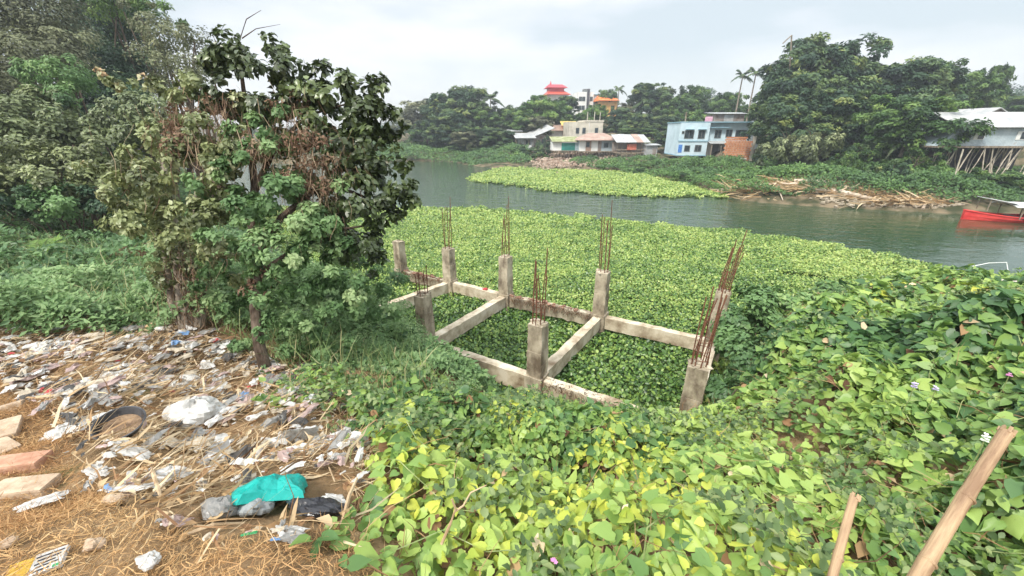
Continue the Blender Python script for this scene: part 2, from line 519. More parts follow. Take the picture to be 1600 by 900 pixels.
# ------------------------------------------------------------------ water hyacinth
near_far = [(380, 330), (470, 326), (560, 323), (640, 328), (700, 326), (800, 331), (880, 338), (965, 346), (1000, 350), (1060, 357), (1150, 363), (1200, 371), (1300, 385), (1400, 401), (1440, 413), (1500, 430), (1530, 437)]
POLY_N = [tuple(G(*q)[:2]) for q in near_far] + [(18, 14.4), (15, 13.6), (12.5, 12.4), (10.2, 11.8), (8.2, 10.2), (6.6, 8.6), (5.4, 8.4), (4.75, 7.3), (4.1, 6.5), (3.4, 5.9), (2.3, 5.7), (1.2, 5.9),
          (0, 6.35), (-1.9, 7.6), (-3.2, 8.7), (-4.6, 10.4), (-6.2, 12.4), (-9, 15.5), (-13.5, 22)]
far_mat = [(733, 281), (745, 275), (768, 268), (790, 262), (850, 263), (900, 264), (960, 266), (1010, 273), (1060, 285), (1090, 294), (1132, 307), (1085, 309.5), (1000, 309), (930, 304), (880, 300), (810, 292), (760, 287)]
POLY_F = [tuple(G(*q)[:2]) for q in far_mat]
HOLES = [(G(1250, 435), 1.05, .26, -.28), (G(1325, 455), 1.1, .38, -.3), (G(748, 461, .1), .36, .17, -.6), (G(985, 347, 0), .9, .35, -.2)]

def hyac(n, poly, x0, x1, y0, y1, dist_rule=None):
    x = rng.uniform(x0, x1, n); y = rng.uniform(y0, y1, n)
    sc_ = np.clip(np.hypot(x, y) / 45, .12, 1.4)
    ok = inpoly(x + (vnoise(x * 1.3 / 1, y * 1.3, 5) - .5) * 1.6 * sc_, y + (vnoise(x * 1.3, y * 1.3, 6) - .5) * 3.4 * sc_, poly)
    for (c, a, b_, r) in HOLES:
        u = (x - c.x) * math.cos(r) + (y - c.y) * math.sin(r); v_ = -(x - c.x) * math.sin(r) + (y - c.y) * math.cos(r)
        ok &= ((u / a) ** 2 + (v_ / b_) ** 2) > 0.75 + 0.6 * vnoise(x * 5, y * 5, 8)
    x = x[ok]; y = y[ok]
    return x, y

m_hyac = leafmat('hyacinth_leaf', [(0, (.035, .085, .018)), (.35, (.10, .20, .04)), (.65, (.24, .35, .07)), (1, (.42, .50, .14))], rough=0.36, trans=0.22, spec=0.5)
m_mat = noisemat('hyacinth_bed', (.02, .035, .01), (.055, .09, .02), scale=3, rough=0.9, spec=.1)
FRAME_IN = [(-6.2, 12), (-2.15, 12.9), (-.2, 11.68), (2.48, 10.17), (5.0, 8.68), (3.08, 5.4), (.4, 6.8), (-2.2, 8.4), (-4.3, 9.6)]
def hy_leaves(n, poly, box, size, zlo, zhi, yel):
    x, y = hyac(n, poly, *box)
    k = len(x)
    hgt = fbm(x * .5, y * .5, 11)
    z = zlo + (zhi - zlo) * rng.random(k) ** .7 * (.5 + hgt)
    Nn = np.stack([rng.normal(0, .55, k), rng.normal(0, .55, k) - .25, np.full(k, .8)], 1)
    a = rng.uniform(0, 2 * math.pi, k)
    D = np.stack([np.cos(a), np.sin(a), rng.uniform(-.1, .7, k)], 1)
    t0 = yel + .35 * (fbm(x * .22, y * .22, 21) - .5) + .5 * (fbm(x * 1.6, y * 1.6, 22, 2) - .5) + .72 * (rng.random(k) - .5)
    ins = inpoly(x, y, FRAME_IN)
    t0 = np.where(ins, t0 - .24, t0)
    S = size * (.6 + .7 * rng.random(k))
    P = np.stack([x, y, z], 1)
    return [P, Nn, D, S, t0], (x, y)
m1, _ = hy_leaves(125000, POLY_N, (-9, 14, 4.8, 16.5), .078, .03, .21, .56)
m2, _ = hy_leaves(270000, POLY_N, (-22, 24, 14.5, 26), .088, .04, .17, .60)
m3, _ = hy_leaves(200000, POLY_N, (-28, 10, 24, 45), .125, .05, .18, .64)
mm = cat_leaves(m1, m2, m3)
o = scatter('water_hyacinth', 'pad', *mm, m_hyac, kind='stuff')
tag(o, 'dense mat of water hyacinth floating round the concrete frame')
m4, _ = hy_leaves(250000, POLY_F, (-14, 24, 34, 75), .17, .03, .22, .72)
o = scatter('water_hyacinth', 'pad', *m4, m_hyac, kind='stuff')
tag(o, 'pale green tongue of water hyacinth floating by the far bank')
def patch(poly, z, step, holes=True):
    xs = np.array([q[0] for q in poly]); ys = np.array([q[1] for q in poly])
    X, Y = np.meshgrid(np.arange(xs.min(), xs.max(), step), np.arange(ys.min(), ys.max(), step))
    x = X.ravel(); y = Y.ravel()
    ok = inpoly(x, y, poly) & (distpoly(x, y, poly) > step * .9)
    for (c, a, b_, r) in HOLES:
        u = (x - c.x) * math.cos(r) + (y - c.y) * math.sin(r); v_ = -(x - c.x) * math.sin(r) + (y - c.y) * math.cos(r)
        ok &= ((u / a) ** 2 + (v_ / b_) ** 2) > 1.3
    mb = MB(); h_ = step / 2
    for a_, b_ in zip(x[ok], y[ok]):
        mb.v += [(a_-h_, b_-h_, z), (a_+h_, b_-h_, z), (a_+h_, b_+h_, z), (a_-h_, b_+h_, z)]
        k = len(mb.v); mb.f.append((k-4, k-3, k-2, k-1))
    return mb
tag(patch(POLY_N, .035, .3).build('floating_plant_bed', m_mat), 'dark tangle of stems under the floating leaves', kind='stuff')
tag(patch(POLY_F, .03, .5).build('floating_plant_bed', m_mat), 'dark tangle of stems under the far floating leaves', kind='stuff')

# ================================================================== THE CONCRETE FRAME
m_conc = noisemat('raw_concrete', (.15, .115, .08), (.43, .37, .275), scale=3.2, rough=0.9, bump=0.6, c3=(.54, .47, .36), lo=.36, hi=.56, bscale=26, bdist=.012, stretch=(1, 1, .55), spec=.2)
m_concT = noisemat('beam_concrete', (.22, .16, .10), (.54, .46, .34), scale=2.6, rough=0.9, bump=0.6, c3=(.62, .55, .44), lo=.30, hi=.52, bscale=26, bdist=.012, spec=.2)
m_rust = noisemat('rusty_steel', (.10, .035, .02), (.20, .085, .045), scale=30, rough=0.8)
m_brickrub = noisemat('brick_rubble', (.14, .06, .04), (.33, .20, .13), scale=14, rough=0.95, bump=.5)
fr = empty('unfinished_building', (0, 0, 0), label='unfinished concrete frame of stub columns, ground beams and rusty bars', cat='building frame')
cols = dict(G=(-4.15, 14.1, .32, 1.65), Fc=(-2.15, 12.9, .33, 1.72), E=(-.2, 11.68, .33, 1.82), D=(2.48, 10.17, .33, 1.85), K=(5.02, 8.72, .33, 1.85),
            B=(-2.12, 8.7, .31, 1.78), C=(.53, 7.15, .33, 1.81), J=(3.1, 5.65, .33, 1.80))
ANG = math.atan2(-1.49, 2.52)
GZB = .55
bars = dict(G=(0, 0), Fc=(5, 1.55), E=(6, 1.65), D=(7, 1.75), K=(9, 1.35), B=(6, .68), C=(8, 1.4), J=(9, 1.45))
for nm, (x, y, wd, zt) in cols.items():
    mb = MB()
    # cast in two lifts: the shuttering joint leaves a small step
    segs = [(-.6, .62, wd + .06), (.62, (zt + .62) / 2, wd), ((zt + .62) / 2, zt, wd - .014)]
    for z0, z1, q in segs:
        n = 4
        for i in range(n):
            a0 = z0 + (z1 - z0) * i / n; a1 = z0 + (z1 - z0) * (i + 1) / n
            mb.box((x + random.uniform(-.003, .003), y, (a0 + a1) / 2), (q + random.uniform(-.006, .006), q + random.uniform(-.006, .006), a1 - a0 - .001), rz=ANG, jit=.006)
    # crumbled top
    for i in range(9):
        mb.box((x + random.uniform(-.12, .12), y + random.uniform(-.12, .12), zt + .004), (random.uniform(.06, .14), random.uniform(.06, .14), random.uniform(.02, .06)), rz=random.random() * 3, jit=.012)
    c = mb.build('column', m_conc, fr)
    nb, ln = bars[nm]
    for k in range(nb):
        a = 2 * math.pi * k / nb + .3
        rr = wd * .36
        px_, py_ = x + rr * math.cos(a), y + rr * math.sin(a)
        l_ = ln * random.uniform(.72, 1.0) if k else ln * 1.12
        lx, ly = random.uniform(-.07, .07), random.uniform(-.07, .07)
        if nm in 'JK': lx += .10
        pts = [(px_ + lx * t_ ** 1.5 * l_ + math.sin(t_ * 5 + k) * .008, py_ + ly * t_ ** 1.5 * l_, zt - .03 + l_ * t_) for t_ in (0, .2, .4, .6, .8, 1)]
        rb = MB().tube(pts, .0105, 5); rb.build('rebar', m_rust, c)
    if nb and nm in 'JCKB':
        for q in range(3):
            mb = MB()
            zz = zt + .12 + q * .17; rr = wd * .36 + .012
            ring = [(x + rr * math.cos(a_) , y + rr * math.sin(a_), zz + random.uniform(-.01, .01)) for a_ in np.linspace(0, 2 * math.pi, 9)]
            mb.tube(ring, .006, 4, cap=False)
            mb.build('stirrup', m_rust, c)

def beam(p, q, wd=.21, h=.34, zt=GZB, mat=None, shrink=(.0, .0), name='beam', wear=.012):
    p = Vector(p); q = Vector(q); d = (q - p); ln = d.length; d.normalize()
    p = p + d * shrink[0]; q = q - d * shrink[1]; ln = (q - p).length
    a = math.atan2(d.y, d.x)
    n = max(4, int(ln / .18)); mb = MB()
    nrm = Vector((-d.y, d.x))
    prof = []
    for i in range(n + 1):
        c_ = p + d * ln * i / n
        w1 = wd / 2 + random.uniform(-wear, wear); w2 = wd / 2 + random.uniform(-wear, wear)
        zt_ = zt + random.uniform(-wear, wear) * .8; zb = zt - h + random.uniform(-wear, wear)
        prof.append([(c_.x + nrm.x * w1, c_.y + nrm.y * w1, zt_), (c_.x - nrm.x * w2, c_.y - nrm.y * w2, zt_ + random.uniform(-.006, .006)), (c_.x - nrm.x * w2, c_.y - nrm.y * w2, zb), (c_.x + nrm.x * w1, c_.y + nrm.y * w1, zb)])
    vs = [v for pr in prof for v in pr]; fs = [(3, 2, 1, 0), tuple(n * 4 + k for k in range(4))]
    for i in range(n):
        for k in range(4):
            fs.append((i*4+k, i*4+(k+1) % 4, (i+1)*4+(k+1) % 4, (i+1)*4+k))
    mb.add(vs, fs)
    return mb.build(name, mat or m_concT, fr)
xy = {k: (v[0], v[1]) for k, v in cols.items()}
s2 = (.17, .17)
beam(xy['Fc'], xy['E'], shrink=s2); beam(xy['E'], xy['D'], shrink=s2, mat=m_conc, wear=.03); beam(xy['D'], xy['K'], shrink=s2)
beam(xy['G'], xy['Fc'], shrink=s2, mat=m_conc, wear=.03)
beam(xy['B'], xy['C'], shrink=s2, h=.42); beam(xy['C'], xy['J'], shrink=s2, h=.42)
beam(xy['D'], xy['C'], shrink=s2, wd=.23); beam(xy['E'], xy['B'], shrink=s2, wd=.23)
beam(xy['Fc'], (-4.7, 9.9), shrink=(.17, 0), wd=.22); beam(xy['B'], (-4.7, 10.2), shrink=s2, h=.4)
beam(xy['K'], xy['J'], shrink=s2, wd=.23)
# crust of bricks and dead roots along two beams
for p_, q_ in ((xy['E'], xy['D']), (xy['G'], xy['Fc'])):
    for i in range(26):
        t_ = random.random(); x = p_[0] + (q_[0] - p_[0]) * t_; y = p_[1] + (q_[1] - p_[1]) * t_
        mb = MB()
        mb.box((x + random.uniform(-.08, .08), y + random.uniform(-.1, .05), GZB + random.uniform(.0, .03)), (random.uniform(.05, .15), random.uniform(.05, .1), random.uniform(.03, .07)), rz=random.random() * 3, jit=.012)
        mb.build('brick_crust', m_brickrub, fr)

# dead roots and dry moss hanging on the two shaggy beams
def fibres(name, P, D, Ln, W, v, mat, curl=.35, parent=None, kind=None):
    """thin bent blades: two quads each"""
    n = len(P)
    D = D / (np.linalg.norm(D, axis=1, keepdims=True) + 1e-9)
    side = np.cross(D, rng.normal(size=(n, 3))); side /= (np.linalg.norm(side, axis=1, keepdims=True) + 1e-9)
    D2 = D + rng.normal(size=(n, 3)) * curl; D2 /= np.linalg.norm(D2, axis=1, keepdims=True)
    D3 = D2 + rng.normal(size=(n, 3)) * curl; D3 /= np.linalg.norm(D3, axis=1, keepdims=True)
    Ln = np.asarray(Ln).reshape(-1, 1); W = np.asarray(W).reshape(-1, 1)
    p0 = P; p1 = P + D * Ln * .35; p2 = p1 + D2 * Ln * .35; p3 = p2 + D3 * Ln * .3
    V = np.stack([p0 - side*W*.5, p0 + side*W*.5, p1 - side*W*.5, p1 + side*W*.5, p2 - side*W*.4, p2 + side*W*.4, p3], 1)
    fl = np.array([0,1,3,2, 2,3,5,4, 4,5,6]); lens = np.array([4,4,3])
    loops = (fl[None] + (np.arange(n) * 7)[:, None]).ravel(); tot = np.tile(lens, n)
    start = np.concatenate([[0], np.cumsum(tot)[:-1]])
    me = bpy.data.meshes.new(name)
    me.vertices.add(n * 7); me.vertices.foreach_set('co', V.reshape(-1).astype(np.float32))
    me.loops.add(len(loops)); me.loops.foreach_set('vertex_index', loops.astype(np.int32))
    me.polygons.add(len(tot)); me.polygons.foreach_set('loop_start', start.astype(np.int32))
    me.update(calc_edges=True)
    a_ = me.attributes.new('v', 'FLOAT', 'POINT'); a_.data.foreach_set('value', np.repeat(np.clip(v, 0, 1), 7).astype(np.float32))
    o = link(name, me, mat, parent)
    if kind: o['kind'] = kind
    return o
m_dry = leafmat('dry_stalks', [(0, (.09, .045, .025)), (.35, (.27, .15, .075)), (.7, (.46, .31, .16)), (1, (.66, .54, .36))], rough=.7, trans=.15, spec=.2)
m_root = leafmat('dead_roots', [(0, (.05, .03, .02)), (.6, (.17, .10, .06)), (1, (.33, .23, .15))], rough=.9, trans=.05, spec=.1)
Pp = []
for p_, q_, n in ((xy['E'], xy['D'], 900), (xy['G'], xy['Fc'], 600), (xy['C'], xy['J'], 700)):
    t_ = rng.random(n)
    Pp.append(np.stack([p_[0] + (q_[0]-p_[0])*t_ + rng.normal(0, .08, n), p_[1] + (q_[1]-p_[1])*t_ + rng.normal(0, .08, n) - .07, GZB + rng.uniform(-.06, .04, n)], 1))
Pp = np.concatenate(Pp); n = len(Pp)
o = fibres('dead_roots', Pp, np.stack([rng.normal(0, .5, n), rng.normal(-.4, .4, n), rng.normal(-.7, .5, n)], 1), rng.uniform(.08, .26, n), rng.uniform(.006, .014, n), rng.random(n), m_root, kind='stuff')
tag(o, 'dead brown roots hanging over the beams')
# red cloth scrap on the far beam
# ================================================================== NEAR BANK: VINES, STRAW, LITTER
m_vine = leafmat('bean_vine_leaf', [(0, (.03, .07, .028)), (.28, (.085, .18, .06)), (.5, (.22, .35, .085)), (.74, (.39, .51, .13)), (.80, (.36, .46, .08)), (1, (.60, .62, .10))], rough=.42, trans=.30, spec=.4)
VINE = [(-.45, .75), (-.8, 1.3), (-1.15, 2.0), (-1.5, 2.8), (-2.2, 3.4), (-2.9, 4.1), (-1.6, 4.75), (-.6, 5.3), (.4, 5.6), (1.4, 5.7), (2.6, 5.75), (3.5, 6.0), (4.15, 6.7), (4.8, 7.6), (5.5, 8.9), (6.6, 9.8), (8.3, 10.6),
        (10.2, 11.5), (12.4, 12.0), (15, 13.2), (18.2, 14.3), (21, 13), (24, 8), (14, 1.0), (5, .35), (2.0, .55), (.6, .35)]
def vine_h(x, y):
    big = .6 * fbm(x * .8, y * .8, 31, 3) + .4 * fbm(x * 2.3, y * 2.3, 33, 2); d = np.hypot(x, y)
    return H(x, y) + .04 + (.10 + .66 * np.clip(d / 4, .45, 1) * np.clip((big - .36) * 2.8, 0, 1)) * np.clip(distpoly(x, y, VINE) / .5, .25, 1)
def vine_leaves(n, x0, x1, y0, y1, size, szj=1.0):
    x = rng.uniform(x0, x1, n); y = rng.uniform(y0, y1, n)
    ok = inpoly(x + (vnoise(x*2.4, y*2.4, 41)-.5)*.9, y + (vnoise(x*2.4, y*2.4, 42)-.5)*.9, VINE)
    gap = fbm(x * 1.1, y * 1.1, 51, 3)
    ok &= (gap < .62 + .2 * np.exp(-((x - 4.9) ** 2 + (y - 6.2) ** 2) / 2.2)) | (rng.random(n) < .30)
    x = x[ok]; y = y[ok]; k = len(x)
    top = vine_h(x, y)
    dep = rng.random(k) ** 1.6
    z = top - dep * .30 - .01
    e = .08
    sx = (vine_h(x + e, y) - top) / e; sy = (vine_h(x, y + e) - top) / e
    Nn = np.stack([-sx * .5 + rng.normal(0, .62, k), -sy * .5 - .30 + rng.normal(0, .62, k), np.ones(k)], 1)
    a = rng.uniform(0, 2*math.pi, k)
    D = np.stack([np.cos(a), np.sin(a) - .35, -.35 + rng.normal(0, .3, k)], 1)
    base = .42 + .75 * (fbm(x*.75, y*.55, 61, 2) - .5) + .30 * (fbm(x*3, y*3, 62, 2) - .5) + .40 * (rng.random(k) - .5)
    # ageing yellow shoots come in clusters
    yc = fbm(x * 2.1 + 3.3, y * 2.1, 71, 2)
    zone = np.exp(-(((x - .45) / 1.9) ** 2 + ((y - 2.6) / 2.4) ** 2)) + .55 * np.exp(-(((x - 8) / 3.5) ** 2 + ((y - 7.5) / 2.2) ** 2)) + .25 * np.exp(-(((x + 1.6) / .9) ** 2 + ((y - 3.4) / 1.2) ** 2))
    yel = (yc * (.55 + .6 * zone) > .495) & (rng.random(k) < .28 + .5 * vnoise(x * 6, y * 6, 77)) & (dep < .75)
    v = np.where(yel, rng.uniform(.77, 1.0, k), np.clip(base, 0, .74))
    dist = np.hypot(x, y)
    grow = (.72 + .5 * fbm(x*.7, y*.7, 81, 2)) * np.clip(1 + .09 * (x - 1.5), .92, 1.35)
    S = size * (1 - szj/2 + szj * rng.random(k)) * grow
    S = np.where(yel, S * .82, S)
    return [np.stack([x, y, z], 1), Nn, D, S, v]
va = vine_leaves(20000, -2.8, 6, .3, 3.2, .088)
vb = vine_leaves(52000, -3, 12, 2.9, 7, .094)
vc = vine_leaves(48000, 3, 24, 6, 15, .125)
vd = vine_leaves(13000, 6, 22, 1, 6, .13)
vl = cat_leaves(va, vb, vc, vd)
o = scatter('bean_vine', 'heart', *vl, m_vine, kind='stuff')
tag(o, 'green and yellowing bean vine covering the near bank')

def scatter_pts(poly, n, seed=0):
    xs = [q[0] for q in poly]; ys = [q[1] for q in poly]
    x = rng.uniform(min(xs), max(xs), n); y = rng.uniform(min(ys), max(ys), n)
    ok = inpoly(x, y, poly)
    return x[ok], y[ok]
dl = vine_leaves(7000, -2.8, 12, .5, 10, .09)
dl[4] = rng.random(len(dl[4])); dl[0][:, 2] -= .03
o = scatter('dead_vine_leaves', 'broad', *dl, m_dry, kind='stuff'); tag(o, 'brown withered leaves among the green vine leaves')
wx, wy = rng.uniform(-2.8, 12, 60000), rng.uniform(.4, 10, 60000)
kp = inpoly(wx, wy, VINE) & (fbm(wx * 1.5 + 9, wy * 1.5, 95, 2) > .56); wx = wx[kp]; wy = wy[kp]; n = len(wx)
o = scatter('mixed_weeds', 'broad', np.stack([wx, wy, vine_h(wx, wy) + rng.uniform(-.06, .16, n) * vnoise(wx * 2, wy * 2, 96)], 1), np.stack([rng.normal(0, .6, n), rng.normal(-.2, .6, n), np.ones(n)], 1), rdirs(n, .4), rng.uniform(.03, .075, n), rng.uniform(.1, .9, n), leafmat('weed_leaf', [(0, (.04, .08, .03)), (.5, (.13, .20, .07)), (.85, (.26, .33, .13)), (1, (.34, .30, .14))], rough=.5, trans=.3), kind='stuff')
tag(o, 'small leaved weeds pushing up through the bean vine')
# tangled dry stems under and through the vine
x, y = scatter_pts(VINE, 42000); near = np.hypot(x, y) < 13; x = x[near]; y = y[near]; n = len(x)
z = H(x, y) + (vine_h(x, y) - H(x, y)) * rng.uniform(.05, .9, n)
o = fibres('dry_vine_stems', np.stack([x, y, z], 1), np.stack([rng.normal(0, 1, n), rng.normal(0, 1, n), rng.normal(0, .3, n)], 1), rng.uniform(.15, .5, n), rng.uniform(.003, .007, n), rng.random(n) * .75, m_dry, curl=.5, kind='stuff')
tag(o, 'tangled dry stems beneath the vine leaves')
m_stem = noisemat('green_stem', (.13, .19, .05), (.30, .34, .14), scale=8, rough=.6)
mb = MB()
for i in range(90):
    x0 = random.uniform(-1.2, 6); y0 = random.uniform(.9, 5)
    if not inpoly(np.array([x0]), np.array([y0]), VINE)[0]: continue
    a = random.uniform(0, 6.28); pts = []
    for k in range(7):
        zz = float(vine_h(np.array([x0]), np.array([y0]))[0])
        pts.append((x0, y0, zz - .01 + random.uniform(-.05, .035))); a += random.uniform(-.6, .6); x0 += math.cos(a) * .12; y0 += math.sin(a) * .12
    mb.tube(pts, .0035, 4)
tag(mb.build('vine_runners', m_stem), 'green runners winding over the vine leaves', kind='stuff')

# dry straw and dead leaves over the earth at the camera's feet
BANKP = [tuple(ground(*q)[:2]) for q in [(-260, 560), (-60, 575), (0, 592), (90, 640), (130, 740), (190, 790), (270, 835), (400, 850), (545, 835), (600, 900), (600, 1000), (-200, 1000)]]
x, y = scatter_pts(BANKP, 105000); n = len(x)
z = H(x, y) + rng.uniform(0, .035, n)
a = rng.uniform(0, 6.283, n)
o = fibres('dry_grass', np.stack([x, y, z], 1), np.stack([np.cos(a), np.sin(a), rng.uniform(-.05, .5, n)], 1), rng.uniform(.04, .13, n), rng.uniform(.0018, .004, n), np.clip(.22 + .6 * (fbm(x*1.6, y*1.6, 91) - .35) + .4 * rng.random(n), 0, 1), leafmat('straw', [(0, (.20, .095, .045)), (.4, (.42, .24, .11)), (.75, (.58, .38, .18)), (1, (.70, .56, .34))], rough=.75, trans=.1, spec=.15), curl=.6, kind='stuff')
tag(o, 'short brown dry grass matted over the top of the bank')
HEAP = [tuple(ground(*q)[:2]) for q in [(-90, 575), (-60, 545), (0, 522), (150, 508), (330, 520), (480, 585), (560, 640), (592, 760), (548, 850), (400, 862), (270, 842), (180, 795), (112, 745), (78, 655), (0, 600)]]
x, y = scatter_pts(HEAP, 15000); n = len(x)
kp = np.hypot((x + 1.28) / 1.3, y - 1.62) > .27; x = x[kp]; y = y[kp]; n = len(x)
z = H(x, y) + rng.uniform(0.0, .10, n); a = rng.normal(.6, 1.1, n)
o = fibres('dead_stalks', np.stack([x, y, z], 1), np.stack([np.cos(a), np.sin(a), rng.normal(.05, .25, n)], 1), rng.uniform(.08, .36, n), rng.choice([.003, .006, .011, .020], n, p=[.45, .3, .17, .08]), rng.random(n) ** .45, m_dry, curl=.22, kind='stuff')
tag(o, 'pale dead stalks and leaf blades strewn through the rubbish heap')
# dead broad leaves
x, y = scatter_pts(HEAP, 1800); n = len(x)
kp = np.hypot(x + 1.35, y - 1.75) > .3; x = x[kp]; y = y[kp]; n = len(x)
P = np.stack([x, y, H(x, y) + rng.uniform(.01, .10, n)], 1)
o = scatter('fallen_leaves', 'broad', P, np.stack([rng.normal(0, .5, n), rng.normal(0, .5, n), np.ones(n)], 1), rdirs(n), rng.uniform(.03, .09, n), rng.uniform(.1, 1, n), m_dry, kind='stuff')
tag(o, 'curled dead leaves fallen over the rubbish heap')

# ------------------------------------------------------------------ litter
def plast(name, c, c2=None, rough=.35, trans=.25, sc=9):
    return noisemat(name, c2 or tuple(a * .72 for a in c), c, scale=sc, rough=rough, bump=.5, bscale=30, bdist=.01, trans=trans, lo=.3, hi=.55)
PL = {'white': plast('white_plastic', (.70, .69, .66), (.42, .39, .35)), 'grey': plast('grey_plastic', (.33, .32, .30)), 'cream': plast('cream_plastic', (.60, .52, .40), (.36, .29, .20)), 'pink': plast('pink_plastic', (.50, .37, .34), (.34, .24, .21)),
      'blue': plast('blue_plastic', (.20, .36, .62)), 'teal': plast('teal_plastic', (.012, .44, .38), (.012, .36, .31), trans=.22), 'black': plast('black_plastic', (.025, .025, .03), (.012, .012, .014), rough=.28, trans=.0),
      'red': plast('red_plastic', (.55, .06, .06)), 'orange': plast('orange_rag', (.55, .16, .05), rough=.8), 'green': plast('green_plastic', (.06, .42, .16)), 'yellow': plast('yellow_plastic', (.72, .46, .06)),
      'dark': plast('dark_cloth', (.07, .065, .06), rough=.9, trans=0), 'net': plast('grey_net', (.36, .38, .38), rough=.6)}

def sheet(sx, sy, amp, n=12, seed=0, fold=.0, round_=.35):
    """a crumpled sheet: a subdivided piece with ragged edges, ridges and folds, lying on z=0"""
    rs = np.random.default_rng(seed)
    mb = MB(); vs = []
    ph = rs.uniform(0, 6.28, 12); fr_ = rs.uniform(3, 9, 12)
    for j in range(n + 1):
        for i in range(n + 1):
            u = i / n * 2 - 1; v = j / n * 2 - 1
            rad = 1 - round_ * max(0, (u*u + v*v) ** .5 - .8)
            ed = 1 + .12 * math.sin(ph[0] + 5 * math.atan2(v, u)) + .07 * math.sin(ph[1] + 9 * math.atan2(v, u))
            x = u * rad * ed * sx / 2; y = v * rad * ed * sy / 2
            z = 0
            for k in range(5):
                ca, sa = math.cos(ph[k + 3]), math.sin(ph[k + 3])
                z += abs(math.sin((u * ca + v * sa) * fr_[k] * .55 + ph[k])) * amp / (1 + .35 * k)
            z += rs.normal() * amp * .22
            z *= (1 - .55 * max(abs(u), abs(v)) ** 3)
            x += rs.normal() * amp * .25; y += rs.normal() * amp * .25
            z += fold * max(0, u) ** 2 * sx
            vs.append((x, y, max(z * .55, 0)))
    fs = [(j*(n+1)+i, j*(n+1)+i+1, (j+1)*(n+1)+i+1, (j+1)*(n+1)+i) for j in range(n) for i in range(n)]
    mb.add(vs, fs)
    return mb
def bundle(sx, sy, sz, seed=0, n=14):
    """a closed crumpled bag or lump"""
    rs = np.random.default_rng(seed); vs = []; fs = []
    ph = rs.uniform(0, 6.28, 10)
    for j in range(n + 1):
        th = math.pi * j / n
        for i in range(n * 2):
            a = math.pi * i / n
            d = Vector((math.sin(th) * math.cos(a), math.sin(th) * math.sin(a), math.cos(th)))
            r_ = 1 + .16 * math.sin(3 * a + ph[0] + 2 * th) + .12 * abs(math.sin(4 * d.x + ph[1] + 5 * d.z)) + .10 * abs(math.sin(7 * d.y + ph[2])) + rs.normal() * .035
            vs.append((d.x * sx / 2 * r_, d.y * sy / 2 * r_, max(d.z * sz / 2 * r_, -sz * .3) + sz * .3))
    m2 = n * 2
    for j in range(n):
        for i in range(m2):
            fs.append((j*m2+i, (j+1)*m2+i, (j+1)*m2+(i+1) % m2, j*m2+(i+1) % m2))
    return MB().add(vs, fs)
def slope_rot(x, y):
    e = .15
    sx = (hh(x + e, y) - hh(x - e, y)) / (2 * e); sy = (hh(x, y + e) - hh(x, y - e)) / (2 * e)
    return Vector((-sx, -sy, 1)).normalized()
def put(mb, name, mat, px, py, label, cat, rz=0.0, lift=.0, tilt=0.0, group=None, smooth=False):
    p_ = ground(px, py)
    o = mb.build(name, mat, smooth=smooth)
    n_ = slope_rot(p_.x, p_.y)
    q = n_.to_track_quat('Z', 'Y').to_matrix().to_4x4()
    o.matrix_world = Matrix.Translation((p_.x, p_.y, hh(p_.x, p_.y) + .02 + lift)) @ q @ Matrix.Rotation(rz, 4, 'Z') @ Matrix.Rotation(tilt, 4, 'X')
    return tag(o, label, cat, group)
def psz(px, py, w_):            # real size of w_ picture pixels lying there
    p_ = ground(px, py); dep = p_.y * CP - (p_.z - CAMZ) * SP
    return w_ * dep / F

